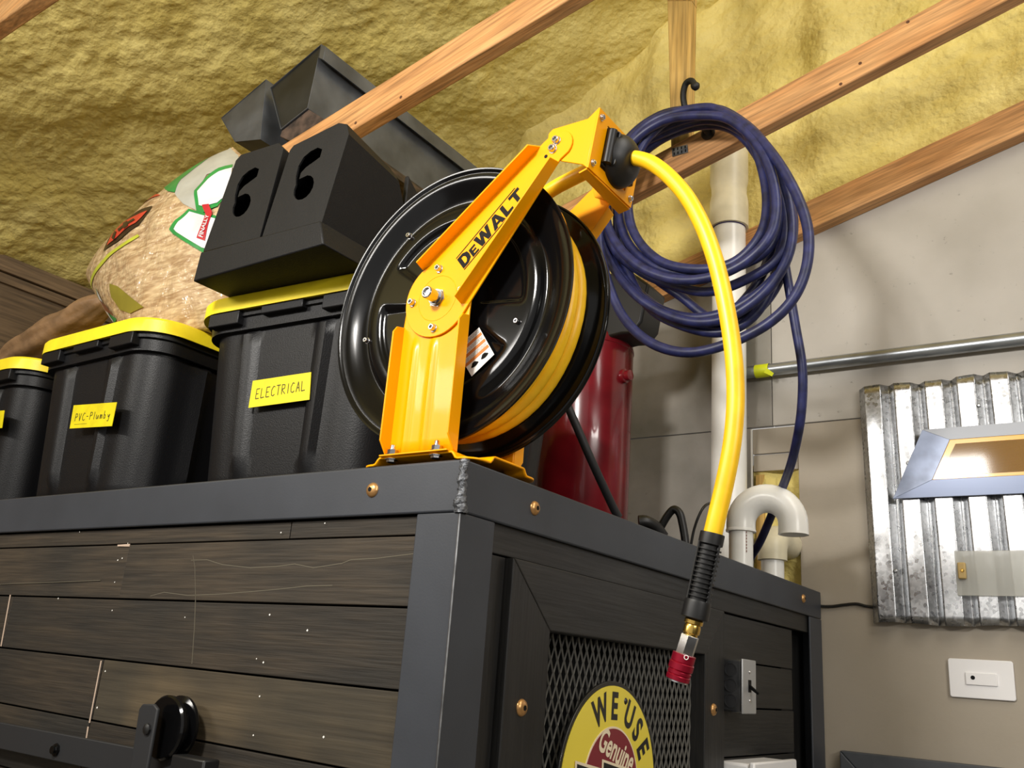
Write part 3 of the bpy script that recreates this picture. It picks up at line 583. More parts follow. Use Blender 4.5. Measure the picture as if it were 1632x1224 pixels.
def bolt(c, n, r=.0065, h=.006, parent=RE, name='bolt', socket=True, m='chrome'):
    b_ = obj(name, MB().lathe([(r * 1.25, 0), (r * 1.25, .0012), (r, .0014), (r, h * .85), (r * .85, h), (r * .55, h), (r * .5, h * .6), (0, h * .6)] if socket else [(r * 1.35, 0), (r * 1.35, .0015), (r, .0015), (r, h), (0, h)], c, n, 6 if not socket else 18), m, parent, sm=40)
    return b_
# posts: folded channels, flanges turned outwards
def post(side, yf):
    s = -1 if side == 'front' else 1; x0, x1 = -.192, -.054; zb, ztp = .0225, .25; t = .003
    prof = []
    n = 46
    for i in range(n + 1):
        x = x0 + (x1 - x0) * i / n
        prof.append(x)
    def rib(x, z):
        a = 0
        for cx in (-.160, -.120):
            a += .0045 * math.exp(-((x - cx) / .0055) ** 2)
        return a * sst(.228, .205, z) * 1.0 if z < .23 else 0
    rows_ = [zb, .05, .1, .15, .19, .205, .212, .22, .228, .24, .25, .262, .274, .286, .298, .31, .322, .334, .346, .352, AZ + .0655]
    def pt(u, v):
        k = v * (len(rows_) - 1); j = int(round(k)); z = rows_[j]
        if z > AZ: lim = math.sqrt(max(0, .068 ** 2 - (z - AZ) ** 2)); a, b_ = AX - lim, AX + lim
        elif z > .25: q = (z - .25) / (AZ - .25); a = x0 + (AX - .068 - x0) * q; b_ = x1 + (AX + .068 - x1) * q
        else: a, b_ = x0, x1
        x = a + (b_ - a) * u
        zz = 0
        if z < .23:
            for cx in (-.160, -.120): zz += .0045 * math.exp(-((x - cx) / .006) ** 2)
            zz *= 1 - sst(.205, .228, z)
        return (x, yf + s * zz, z)
    p = obj('post', MB().grid(pt, 61, len(rows_)), 'yellow', RE, sm=60, recalc=False)
    md = p.modifiers.new('thickness', 'SOLIDIFY'); md.thickness = t; md.offset = 0
    for x, sg in ((x0, 1), (x1, -1)):
        d = .026
        fl = [(yf, zb + .002), (yf + s * d * .35, zb + .004), (yf + s * d, zb + .026), (yf + s * d, .235), (yf + s * d * .7, .246), (yf, .25)]
        obj('post_flange', MB().prism(fl, 0, x - .0015, x + .0015), 'yellow', p, bevel=.0008)
    foot = obj('post_foot', MB().box((x0, min(yf, yf - s * .0) - .012 - (.0 if s > 0 else .012), .0223), (x1, max(yf, yf) + .012 + (.012 if s > 0 else 0), .0250)), 'yellow', p, bevel=.0008)
    for x in (-.174, -.083): 
        nb = bolt((x, yf + s * .013, .025), (0, 0, 1), .0078, .009, RE, 'base_nut', False)
        obj('stud', MB().lathe([(.0042, .008), (.0042, .016), (.0035, .017), (0, .017)], (x, yf + s * .013, .025), (0, 0, 1), 12), 'chrome', nb)
        bolt((x, yf + s * .013, .0192), (0, 0, -1), .0078, .0055, RE, 'base_bolt', False)
post('front', .0455); post('rear', .1965)
# arms
def arm(side, yf):
    s = -1 if side == 'front' else 1; t = .003; y0, y1 = (yf - t, yf) if s < 0 else (yf, yf + t)
    P = [(-.1614, .3484), (.0707, .527), (.0905, .5375)] + arc(.098, .513, .0265, 105, -20, 8) + [(.1054, .4879), (-.0589, .2838), (-.0700, .2500)]
    c = arc(AX, AZ, .0680, -38, -250, 26)
    poly = c + [(-.1614, .3484), (.0707, .527)] + arc(.098, .513, .0262, 122, -40, 10) + [(.1040, .4865)]
    a_ = obj('arm', MB().prism(poly, 1, y0, y1), 'yellow', RE, bevel=.0008, sm=30)
    def flange(p, q, d, cut0, cut1):
        P0, P1 = Vector((p[0], 0, p[1])), Vector((q[0], 0, q[1])); dr = (P1 - P0).normalized(); nr = Vector((-dr.z, 0, dr.x)) * .0015
        pts = [(0, 0), (cut0, d), ((P1 - P0).length - cut1, d), ((P1 - P0).length, 0)]
        vs = [P0 + dr * l + Vector((0, yf - s * .0 + s * (.001 + h), 0)) for l, h in pts]
        obj('arm_flange', MB().extr([v - nr for v in vs], nr * 2), 'yellow', a_, bevel=.0007)
    flange((-.1614, .3484), (.0640, .5218), .024, .006, .012); flange((-.0700, .2700), (.1010, .4825), .024, .006, .004)
    return a_
AF = arm('front', .0425); AR = arm('rear', .1995)
for dx, dz in ((-.004, .0555), (.0505, .0055), (-.0555, .0035), (-.003, -.0505)): bolt((AX + dx + .003, .0395, AZ + dz - .003), (0, -1, 0), .0055, .009)
bolt((.0895, .0395, .5075), (0, -1, 0), .0060, .008); bolt((.0955, .0395, .5215), (0, -1, 0), .0060, .008)
bolt((.0895, .2025, .5075), (0, 1, 0), .0060, .008); bolt((.100, .1965, .5095), (0, -1, 0), .0060, .008)
obj('arm_hole', MB().lathe([(.0032, 0), (.0032, .0006), (0, .0006)], (.0765, .0395, .4985), (0, -1, 0), 12), 'black', AF)
obj('hub_ring', MB().lathe([(.0385, 0), (.0392, .0007), (.0402, .0007), (.0409, 0)], (AX, .0397, AZ), (0, -1, 0), 48, close=False), 'yellow', AF)
hn = bolt((AX, .0395, AZ), (0, -1, 0), .0125, .008, RE, 'hub_nut', False)
obj('axle', MB().lathe([(.0105, 0), (.0105, .019), (.0092, .0205), (.0072, .0205), (.0065, .017), (0, .017)], (AX, .0315, AZ), (0, -1, 0), 24), 'chrome', hn)
obj('axle', MB().tube([(AX, .034, AZ), (AX, .21, AZ)], .014, 20), 'dull', RE)
# lettering on the arm
q0, q1, q2 = [Vector(v) for v in [(-0.0884, 0.0388, 0.3539), (0.0201, 0.0388, 0.4565), (-0.0686, 0.0388, 0.3294)]]
q0.y = q1.y = q2.y = .0391
ex_, ez_ = q1 - q0, q0 - q2
LET = {'D': [[(0, 0), (0, 1), (.55, 1), (.9, .8), (.95, .5), (.9, .2), (.55, 0)], [(.3, .22), (.3, .78), (.48, .78), (.6, .65), (.63, .5), (.6, .35), (.48, .22)]],
       'E': [[(0, 0), (0, 1), (.85, 1), (.85, .78), (.32, .78), (.32, .61), (.75, .61), (.75, .4), (.32, .4), (.32, .22), (.87, .22), (.87, 0)]],
       'W': [[(0, 1), (.33, 1), (.42, .45), (.6, 1), (.85, 1), (1.02, .45), (1.12, 1), (1.45, 1), (1.18, 0), (.86, 0), (.72, .5), (.56, 0), (.24, 0)]],
       'A': [[(0, 0), (.38, 1), (.74, 1), (1.12, 0), (.78, 0), (.72, .18), (.4, .18), (.34, 0)], [(.45, .38), (.66, .38), (.56, .72)]],
       'L': [[(0, 0), (0, 1), (.32, 1), (.32, .25), (.8, .25), (.8, 0)]], 'T': [[(0, .76), (0, 1), (1, 1), (1, .76), (.66, .76), (.66, 0), (.34, 0), (.34, .76)]]}
def place_letters(word, put, y0=0., gap=.06, heights=None, scx=1.):
    bm = bmesh.new(); x = 0
    for i, ch in enumerate(word):
        h = heights[i] if heights else 1.; wmax = max(p[0] for p in LET[ch][0]); edges = []
        for loop in LET[ch]:
            vs = [bm.verts.new(put((x + p[0] * h * scx), y0 + p[1] * h)) for p in loop]
            edges += [bm.edges.new((vs[k], vs[(k + 1) % len(vs)])) for k in range(len(vs))]
        bmesh.ops.triangle_fill(bm, use_beauty=True, edges=edges)
        x += wmax * h * scx + gap
    bm.verts.index_update(); mb = MB().add([v.co for v in bm.verts], [tuple(v.index for v in f_.verts) for f_ in bm.faces]); bm.free(); return mb, x
mb_, tot = place_letters('DEWALT', lambda a, b: Vector((a, b, 0)), heights=[1, .72, 1, 1, 1, 1])
mb_, _ = place_letters('DEWALT', lambda a, b: q2 + ex_ * (a / tot * 1.04) + ez_ * (.10 + b * .80), heights=[1, .72, 1, 1, 1, 1])
obj('brand_lettering', mb_, 'black', AF, sm=0, label='black block letters on the arm')
for e0 in (.0, .975):
    obj('letter_rule', MB().extr([q2 + ez_ * e0, q2 + ez_ * e0 + ex_, q2 + ez_ * (e0 + .045) + ex_, q2 + ez_ * (e0 + .045)], (0, -.0003, 0)), 'black', AF, sm=0)
# outlet bracket between the arm tips
bk = obj('outlet_bracket', MB().prism([(.0752, .5300), (.0760, .5430), (.0840, .5490)] + [(.1488, .5474), (.1673, .5608), (.1515, .4589), (.1440, .4665), (.1043, .4840), (.0850, .4950)], 1, .0430, .0460), 'yellow', RE, bevel=.0008, sm=30)
obj('bracket_side', MB().prism([(.0752, .5300), (.0760, .5430), (.0840, .5490), (.1488, .5474), (.1673, .5608), (.1515, .4589), (.1440, .4665), (.1043, .4840), (.0850, .4950)], 1, .1810, .1840), 'yellow', bk, bevel=.0008, sm=30)
fN = Vector((.1019, 0, -.0158)).normalized()
ftop, fbot = Vector((.1673, 0, .5608)), Vector((.1515, 0, .4589))
fp = lambda y, k, d=0: Vector((0, y, 0)) + fbot.lerp(ftop, k) + fN * d
for (ya, yb, ka, kb_) in ((.043, .073, 0, 1), (.157, .184, 0, .42), (.157, .184, .42, .72), (.073, .157, 0, .16), (.073, .157, .86, 1)):
    obj('face_plate', MB().extr([fp(ya, ka), fp(yb, ka), fp(yb, kb_), fp(ya, kb_)], fN * .003), 'yellow', bk, sm=0)
obj('lower_lip', MB().extr([fp(.043, 0), fp(.184, 0), fp(.184, 0) + Vector((-.020, 0, -.004)), fp(.043, 0) + Vector((-.014, 0, -.004))], (.0008, 0, -.0030)), 'yellow', bk, bevel=.0006, sm=0)
for y, k in ((.052, .88), (.052, .12), (.175, .12), (.175, .60)): bolt(fp(y, k, .003), fN, .0045, .005)
rc = fp(.115, .50)
rb = obj('roller_frame', MB().extr([fp(.075, .2, -.004), fp(.155, .2, -.004), fp(.155, .84, -.004), fp(.075, .84, -.004)], fN * .010), 'rubber', RE, bevel=.002)
for y in (.079, .151): obj('roller', MB().tube([fp(y, .24, .010), fp(y, .80, .010)], .008, 14), 'rubber', rb)
for k in (.30, .74): obj('roller', MB().tube([fp(.085, k, .014), fp(.145, k, .014)], .008, 14), 'rubber', rb)
bcn = Vector((0.1648, 0.118, 0.5063)); bax = Vector((.93, -.06, -.30)).normalized()
obj('ball_stop', MB().lathe([(.016, -.0330)] + [(.0435 * math.sin(a), -.031 * math.cos(a)) for a in [math.pi * (.16 + .70 * i / 22) for i in range(23)]] + [(.0125, .0275)], bcn, bax, 40), 'rubber', RE, sm=60)
obj('stop_ring', MB().lathe([(.0432, -.0012), (.0440, 0), (.0432, .0012)], bcn, bax, 40, close=False), 'rubber_matte', RE)
for a_, r_ in ((2.2, .026), (4.0, .031)):
    e1 = bax.orthogonal().normalized(); e2 = bax.cross(e1); c = bcn - bax * .012 + (e1 * math.cos(a_) + e2 * math.sin(a_)) * r_
    obj('stop_screw', MB().lathe([(.005, 0), (.005, .006), (0, .006)], c, -bax, 12), 'chrome', RE)
# drum
DRM = obj('drum_core', MB().lathe([(.165, .088), (.165, .165)], (AX, 0, AZ), (0, 1, 0), 64, close=False), 'gloss', RE)
NR = [0, .02, .04, .055, .062, .066, .070, .075, .085, .1, .115, .13, .142, .148, .152, .156, .162, .170, .178, .183, .187, .191, .195, .205, .215, .222, .227, .231, .235, .238, .2405, .243, .2455, .2465, .2460, .244]
def flange_pt(s, yr):
    def fn(u, v):
        j = int(round(v * (len(NR) - 1))); r = NR[j]; th = 2 * math.pi * u
        # depth behind the rim plane, positive inwards
        if j >= len(NR) - 3: d = {len(NR) - 3: 0.0005, len(NR) - 2: .004, len(NR) - 1: .0055}[j]
        else:
            d = .004 + .016 * (1 - sst(.190, .238, r)) - .011 * (1 - sst(.178, .189, r)) + .0
            d -= .003 * sst(.2395, .2445, r)
            k = 0
            a = (math.degrees(th) + 22) % 90
            if .06 < r < .160: k = sst(.062, .072, r) * (1 - sst(.147, .157, r)) * sst(12, 18, a) * (1 - sst(72, 78, a))
            d += .007 * k
            d += .0018 * math.exp(-((r - .180) / .0022) ** 2)
        return (AX + r * math.cos(th), yr + s * d, AZ + r * math.sin(th))
    return fn
f1 = obj('front_flange', MB().grid(flange_pt(1, .0605), 240, len(NR), True), 'gloss', RE, sm=70, recalc=False)
f2 = obj('rear_flange', MB().grid(flange_pt(-1, .1795), 240, len(NR), True), 'gloss', RE, sm=70, recalc=False)
for f_ in (f1, f2): md = f_.modifiers.new('thickness', 'SOLIDIFY'); md.thickness = .0018; md.offset = 0
for dx, dz in ((-.107, .1515), (-.1795, -.0375), (.1455, -.0555), (.06, .172), (-.02, -.184)): bolt((AX + dx, .0705, AZ + dz), (0, -1, 0), .0044, .008, RE, 'flange_screw')
# warning label on the front flange
lq = [Vector(v) for v in [(-0.0505, 0.069, 0.2365), (-0.0154, 0.069, 0.1852), (-0.0566, 0.069, 0.154), (-0.0958, 0.069, 0.2065)]]
for v in lq: v.y = .0688
lb = obj('warning_label', MB().extr(lq, (0, -.0004, 0)), 'white', RE, sm=0)
lu, lv = lq[3] - lq[0], lq[1] - lq[0]
def lp(u, v, d=.0007): p = lq[0] + lu * u + lv * v; p.y -= d; return p
for v0 in (.16, .40, .62):
    obj('label_stripe', MB().extr([lp(.02, v0), lp(.98, v0), lp(.98, v0 + .09), lp(.02, v0 + .09)], (0, -.0002, 0)), 'orange', lb, sm=0)
tx = MB()
for v0 in (.04, .075, .11, .28, .315, .35, .52, .555, .59):
    x = .06
    while x < .9:
        l_ = random.uniform(.03, .1); tx.extr([lp(x, v0), lp(min(.95, x + l_), v0), lp(min(.95, x + l_), v0 + .014), lp(x, v0 + .014)], (0, -.0002, 0)); x += l_ + .025
obj('label_print', tx, 'greyprint', lb, sm=0, kind='stuff')
pic = MB()
for u0, v0 in ((.28, .82), (.68, .82)):
    pts = [lp(u0 + .13 * math.cos(a) * (1 + .3 * math.sin(3 * a)), v0 + .07 * math.sin(a)) for a in [i * math.pi / 6 for i in range(12)]]
    pic.extr(pts, (0, -.0002, 0))
obj('label_pictogram', pic, 'black', lb, sm=0, kind='stuff')
# hose: turns on the drum, the run up to the outlet and the hanging end
hz = []
for i in range(int(2.6 * 60) + 1):
    a = -2 * math.pi * i / 60 + 1.2; t = i / 60; hz.append((AX + .2085 * math.cos(a), .0905 + t * .0245 + .002 * math.sin(5 * a), AZ + .2085 * math.sin(a)))
HW = obj('hose_winding', MB().tube(hz, .0125, 14), 'yhose', RE, sm=80)
hz2 = []
for i in range(2 * 60 + 1):
    a = -2 * math.pi * i / 60 + 1.2; t = i / 60; hz2.append((AX + .184 * math.cos(a), .100 + t * .0235, AZ + .184 * math.sin(a)))
obj('hose_winding', MB().tube(hz2, .0125, 10), 'yhose', RE, sm=80)
run = [(AX - .17, .125, AZ + .13), (AX - .09, .125, AZ + .198), (-.03, .122, .478), (.06, .118, .4955), (.13, .117, .5085), tuple(bcn)]
obj('hose_run', MB().tube(smooth(run, 10), .0125, 14), 'yhose', RE, sm=80)
hp = [(0.1834, 0.119, 0.5089), (0.2139, 0.119, 0.4943), (0.2383, 0.119, 0.4732), (0.2633, 0.119, 0.4432), (0.2876, 0.119, 0.4055), (0.3106, 0.118, 0.3564), (0.3275, 0.118, 0.3069), (0.3414, 0.117, 0.2516), (0.3529, 0.116, 0.1901), (0.3596, 0.115, 0.1381), (0.3622, 0.114, 0.0882), (0.3603, 0.113, 0.0444), (0.3555, 0.112, 0.006), (0.3473, 0.111, -0.0358), (0.3367, 0.11, -0.081), (0.3309, 0.11, -0.1053)]
HH = obj('hanging_hose', MB().tube(smooth([tuple(bcn)] + hp, 8), .0122, 18), 'yhose', RE, sm=80)
hf = [Vector(v) for v in [(0.3325, 0.11, -0.0972), (0.3087, 0.11, -0.2054), (0.3034, 0.11, -0.2264), (0.2949, 0.11, -0.2521), (0.286, 0.11, -0.283)]]
def seg_lathe(p, q, prof, seg=24):
    return MB().lathe([(r, h * (q - p).length) for r, h in prof], p, q - p, seg)
pr_ = [(.0118, 0), (.0158, 0), (.0160, .02), (.0160, .13)]
k = .15
while k < .76: pr_ += [(.0128, k), (.0128, k + .034), (.0158, k + .036), (.0158, k + .052), (.0128, k + .054)]; k += .055
pr_ += [(.0165, .79), (.0172, .82), (.0176, .99), (.0160, 1.0), (.009, 1.0)]
obj('bend_restrictor', seg_lathe(hf[0], hf[1], pr_), 'rubber', HH, sm=30)
lb1 = MB()
for kk in range(3):
    a = kk * 2.1; d = (hf[1] - hf[0]).normalized(); e1 = d.orthogonal().normalized(); e2 = d.cross(e1); o1 = (e1 * math.cos(a) + e2 * math.sin(a)) * .0148
    lb1.tube([hf[0].lerp(hf[1], .12) + o1, hf[0].lerp(hf[1], .8) + o1], .002, 6)
obj('restrictor_rib', lb1, 'rubber', HH, kind='stuff')
obj('brass_fitting', seg_lathe(hf[1], hf[2], [(.0105, 0), (.0120, .1), (.0120, .3), (.0098, .36), (.0108, .5), (.0108, .85), (.0090, .9), (.0090, 1.02)], 20), 'brass', HH, sm=30)
obj('hex_nut', seg_lathe(hf[2], hf[3], [(.0075, -.03), (.0115, 0), (.0118, .03), (.0118, .97), (.011, 1.0), (.006, 1.0)], 6), 'chrome', HH, sm=20)
cq = obj('coupler', seg_lathe(hf[3], hf[4], [(.011, -.10), (.0148, -.08), (.0148, .22), (.0142, .24), (.0158, .28), (.0158, .52), (.0140, .56), (.0150, .60), (.0150, .70), (.0140, .73), (.0152, .77), (.0150, .93), (.0135, .95)], 28), mat('red_anodised', (150, 18, 44), .3, .6), HH, sm=30)
obj('coupler_lip', seg_lathe(hf[3], hf[4], [(.0136, .93), (.0136, 1.0), (.0095, 1.0), (.0090, .9)], 28), 'chrome', cq, sm=30)
d = (hf[4] - hf[3]).normalized(); tc_ = Vector((0.796, -0.9944, -0.2893)) - hf[3]; tc_ = (tc_ - d * tc_.dot(d)).normalized()
obj('coupler_mark', MB().lathe([(.0022, 0), (.0030, 0), (.0030, .0004), (.0022, .0004)], hf[3].lerp(hf[4], .05) + (Vector((.6, -.8, 0))).normalized() * .0148, Vector((.6, -.8, 0)), 16, close=False), 'white', cq)
# inlet hose from behind the drum to the cabinet
solo('inlet_hose', MB().tube(smooth([(-0.16, 0.457, 0.2893), (-0.13, 0.4754, 0.2276), (-0.1, 0.5204, 0.1327), (-0.085, 0.5935, 0.0475), (-0.08, 0.6124, 0.0278)], 8), .0085, 14), 'rubber_matte', 'stiff dark rubber hose leaning behind the reel in front of the red tank', 'hose')

# ------------------------------------------------------------------ storage totes on the cabinet
def rrect(hx, hy, r, n=14, m=26):
    """rounded rectangle, counter-clockwise, with outward normals"""
    out = []
    def side(a, b, k): 
        for i in range(k): t = i / k; out.append(((a[0] + (b[0] - a[0]) * t, a[1] + (b[1] - a[1]) * t)))
    def cor(cx, cy, a0):
        for i in range(n): a = math.radians(a0 + 90 * i / n); out.append((cx + r * math.cos(a), cy + r * math.sin(a)))
    side((-hx + r, -hy), (hx - r, -hy), m); cor(hx - r, -hy + r, -90); side((hx, -hy + r), (hx, hy - r), m); cor(hx - r, hy - r, 0)
    side((hx - r, hy), (-hx + r, hy), m); cor(-hx + r, hy - r, 90); side((-hx, hy - r), (-hx, -hy + r), m); cor(-hx + r, -hy + r, 180)
    return out
def tote_body():
    mb = MB(); zs = [0, .006, .025, .045, .06, .08, .15, .22, .29, .315, .325, .3255, .350, .352, .366]
    ref = rrect(.24, .36, .075); n = len(ref); rings = []
    for z in zs:
        t = z / .366; hx, hy = .206 + .026 * t, .342 + .020 * t
        if z < .01: hx -= .012; hy -= .012
        if z >= .3255: hx += .012; hy += .012
        if z > .351: hx += .006; hy += .006
        ring = []
        base = rrect(hx, hy, .080)
        for (x, y), (rx, ry) in zip(base, ref):
            d = 0; nx = ny = 0
            if z < .325:
                f_ = sst(.03, .065, z) * (1 - .0 * z)
                if abs(ry) > .355 and abs(rx) < .18: nx, ny = 0, math.copysign(1, ry); d = sum(.014 * sst(.024, .012, abs(rx - c)) for c in (-.105, .105))
                elif abs(rx) > .235: nx, ny = math.copysign(1, rx), 0; d = sum(.014 * sst(.026, .013, abs(ry - c)) for c in (-.22, -.07, .07, .22))
                d *= f_
            ring.append((x + nx * d, y + ny * d, z))
        rings.append(ring)
    vs = [p for r_ in rings for p in r_]; fs = [tuple(range(n))[::-1]]
    for i in range(len(zs) - 1): fs += [(i * n + k, i * n + (k + 1) % n, (i + 1) * n + (k + 1) % n, (i + 1) * n + k) for k in range(n)]
    return mb.add(vs, fs)
def sst_fix(): pass
def tote_lid():
    mb = MB(); rings = []; n = None
    for hx, hy, r, z in ((.244, .374, .085, .366), (.262, .392, .098, .3615), (.262, .392, .098, .388), (.258, .388, .096, .3935), (.236, .366, .08, .3935), (.230, .360, .075, .386)):
        rr_ = rrect(hx, hy, r); n = len(rr_); rings.append([(x, y, z) for x, y in rr_])
    vs = [p for q in rings for p in q]; fs = [tuple((len(rings) - 1) * n + k for k in range(n))]
    for i in range(len(rings) - 1): fs += [(i * n + k, i * n + (k + 1) % n, (i + 1) * n + (k + 1) % n, (i + 1) * n + k) for k in range(n)]
    return mb.add(vs, fs)
def put(t, x, y, yaw, wx=1.04):
    t.location = (x, y, .0092 + ZT); t.scale = (wx, 1.04, 1.12); t.rotation_euler = (0, 0, math.radians(yaw)); bpy.context.view_layer.update(); return t
t3 = thing('storage_tote', 'black storage tote with yellow lid and a tape label reading ELECTRICAL', 'tote', (0, 0, 0), 'totes in a row on the cabinet')
obj('body', tote_body(), 'tote', t3, sm=40); obj('lid', tote_lid(), 'lid', t3, sm=40)
for x, w_, z0, dy in ((-.150, .040, .334, .004), (.0, .052, .345, .0), (.145, .045, .334, .004)):
    obj('latch', MB().box((x - w_, -.389 - dy * 0, z0), (x + w_, -.366, .3615)), 'tote', t3, bevel=.002)
def copy_thing(src, label):
    r = src.copy(); COL.objects.link(r); r['label'] = label; BASE[r.name] = BASE[src.name]
    for ch in src.children:
        c = ch.copy(); COL.objects.link(c); c.parent = r
    return r
t2 = copy_thing(t3, 'black storage tote with yellow lid and a tape label reading PVC-Plumby')
t1 = copy_thing(t3, 'black storage tote with yellow lid cut off by the left edge of the picture')
c5, s5 = math.cos(math.radians(5)), math.sin(math.radians(5))
put(t3, -.908 + .2725 * c5 - .4077 * s5, .111 + .2725 * s5 + .4077 * c5, 5, 1.13)
put(t2, -1.590 + .2725, .100 + .4077, 0, 1.06); put(t1, -1.950, .128 + .4077, 1)
def tape(t, quad, word, under=None, name='tape_label', h=.36, x0=.1, cw=.5):
    inv = (Matrix.Translation((0, 0, -ZT)) @ t.matrix_world).inverted()
    q = [inv @ Vector(p) for p in quad]                     # top left, top right, bottom right, bottom left
    mb = MB().extr(q, (0, .0012, 0)); o = obj(name, mb, 'tape', t, sm=0)
    def at(u, v): p = q[3].lerp(q[2], u).lerp(q[0].lerp(q[1], u), v); p.y -= .0006; return p
    if word:
        st = MB(); tot_ = strokes(MB(), word, lambda a, b: Vector((a, b, 0)), cw)
        strokes(st, word, lambda a, b: at(x0 + a / tot_ * (.95 - x0), .30 + b * h + .06 * a / tot_), cw, .28, .045)
        if under: strokes(st, '_', lambda a, b: at(x0 + a * .09, .16 + b * .1), 1, .2, .05)
        obj('handwriting', st, 'ink', o, sm=0)
tape(t3, [(-0.709, 0.1535, 0.2539), (-0.5486, 0.1675, 0.257), (-0.5425, 0.168, 0.1983), (-0.7084, 0.1535, 0.1947)], 'ELECTRICAL', None)
tape(t2, [(-1.3251, 0.113, 0.2547), (-1.1378, 0.113, 0.2422), (-1.1371, 0.113, 0.1846), (-1.319, 0.113, 0.1953)], 'PVC-Plumby', True, h=.32)
tape(t1, [(-2.0201, 0.14, 0.3101), (-1.7321, 0.14, 0.2917), (-1.7208, 0.14, 0.2409), (-2.0032, 0.14, 0.2517)], None)

# ------------------------------------------------------------------ moulded black bracket on the right-hand tote
BX = thing('moulded_bracket', 'black moulded plastic twin bracket with two keyhole slots standing on a yellow lid', 'bracket', (-.6, .15, .451))
yb = .040
low = [(-0.8075, 0.4564), (-0.4182, 0.4392), (-0.4346, 0.5052), (-0.8009, 0.5229)]; up = [(-0.807, 0.5261), (-0.4393, 0.5083)]
zl0 = .4515
obj('base_block', MB().prism([(low[0][0], zl0), (low[1][0] + .004, zl0), (low[2][0] + .002, low[2][1]), (low[3][0], low[3][1] - .004)], 1, yb - .006, .34), 'mold', BX, bevel=.003)
# the two uprights, front outlines
L_ = [(-0.807, 0.5261), (-0.6216, 0.518), (-0.5944, 0.7173), (-0.6144, 0.737), (-0.7381, 0.7447), (-0.7524, 0.7348)]
R_ = [(-0.6138, 0.5177), (-0.4393, 0.5083), (-0.4001, 0.6913), (-0.4099, 0.7173), (-0.4345, 0.7281), (-0.5633, 0.7154), (-0.5728, 0.7063)]
def slot(poly2, y0, y1, kind):
    return MB().prism(poly2, 1, y0, y1)
def upright(poly, slots, depth_top):
    """front sheet with slots cut through, plus a hollow body behind that slopes to the back"""
    bm = bmesh.new(); edges = []
    for lp_ in [poly] + slots:
        vs = [bm.verts.new((p[0], yb + .004, p[1])) for p in lp_]; edges += [bm.edges.new((vs[k], vs[(k + 1) % len(vs)])) for k in range(len(vs))]
    r_ = bmesh.ops.triangle_fill(bm, use_beauty=True, edges=edges)
    fs = [g for g in r_['geom'] if isinstance(g, bmesh.types.BMFace)]
    ex = bmesh.ops.extrude_face_region(bm, geom=fs); bmesh.ops.translate(bm, verts=[v for v in ex['geom'] if isinstance(v, bmesh.types.BMVert)], vec=(0, .004, 0))
    bm.verts.index_update(); mb = MB().add([v.co.copy() for v in bm.verts], [tuple(v.index for v in f_.verts) for f_ in bm.faces]); bm.free()
    return mb
def key(c, w1, h1, tail):
    """slot like a figure six: round foot and a stem curling over at the top; px-free coordinates relative to c"""
    x, z = c
    pts = [(x + w1 * math.cos(a), z + h1 * math.sin(a)) for a in [math.radians(t) for t in range(80, -211, -24)]]
    pts += [(x - w1 * 1.02, z + h1 * 1.2), (x - w1 * .95, z + h1 * 2.1), (x - w1 * .55, z + h1 * 2.75), (x + w1 * .1, z + h1 * 3.05), (x + w1 * .8, z + h1 * 3.15), (x + w1 * 1.3, z + h1 * 2.85), (x + w1 * 1.2, z + h1 * 2.2), (x + w1 * .5, z + h1 * 1.95), (x - w1 * .1, z + h1 * 1.75), (x - w1 * .55, z + h1 * 1.4), (x - w1 * .62, z + h1 * .9)]
    return pts
kL, kR = [(-0.7023, 0.612), (-0.5096, 0.6024)]
LS, RS = key(kL, .029, .027, 0), key(kR, .029, .027, 0)
obj('left_upright', upright(L_, [LS], .1), 'mold', BX, sm=0, recalc=True)
obj('right_upright', upright(R_, [RS], .1), 'mold', BX, sm=0, recalc=True)
for nm, poly, yk in (('left_shell', L_, .10), ('right_shell', R_, .14)):
    n = len(poly); zb_ = min(p[1] for p in poly); zt_ = max(p[1] for p in poly)
    mb = MB(); xs = [p[0] for p in poly]
    def prof(p):
        k = (p[1] - zb_) / (zt_ - zb_); return yb + .0075 + (.30 - .17 * k)
    mid = [(p[0] * .995 + .005 * sum(xs) / n, yb + .008, p[1]) for p in poly]; back = [(p[0] - .01, prof(p), p[1] - .02 * ((p[1] - zb_) / (zt_ - zb_))) for p in poly]
    mb.add(mid + back, [(i, (i + 1) % n, n + (i + 1) % n, n + i) for i in range(n)] + [tuple(range(n, 2 * n))])
    obj(nm, mb, 'mold', BX, sm=30)
sd = [(-0.3925, 0.6633), (-0.3058, 0.5857)]
obj('side_web', MB().prism([(yb + .2, .50), (.34, .50), (.325, .61), (.28, .68), (.24, .71)], 0, up[1][0] + .01, up[1][0] + .022), 'mold', BX, bevel=.003)

# ------------------------------------------------------------------ bag of shavings and a brown sack on the totes
bC, bE1, bE2, bH = Vector((-1.1944, 0.3, 0.681)), Vector((0.3152, 0.0, 0.129)), Vector((-0.2806, 0.0, 0.2273)), 0.13
def bagS(u, v, s=-1, off=0.):
    k = max(0., 1 - abs(u) ** 2.6) ** .5 * max(0., 1 - abs(v) ** 2.6) ** .5
    return bC + bE1 * u + bE2 * v + Vector((0, s * (bH * k + off), 0))
def bag_pt(s):
    def fn(a, b):
        u, v = math.sin((a - .5) * math.pi), math.sin((b - .5) * math.pi); p = bagS(u, v, s)
        k = (1 - u * u) * (1 - v * v); p += Vector((0, s, 0)) * k * .012 * noise.noise(Vector((u * 4, v * 4, s)))
        p.z = max(p.z, .4515); p.x = min(p.x, -.835 + .06 * (p.z - .45)); return p
    return fn
BG = thing('shavings_bag', 'clear plastic bag of wood shavings with red and green print lying on the totes', 'bag', (bC.x, bC.y, .4515))
obj('bag_body', MB().grid(bag_pt(-1), 70, 70).grid(bag_pt(1), 50, 50), 'shavings', BG, sm=80)
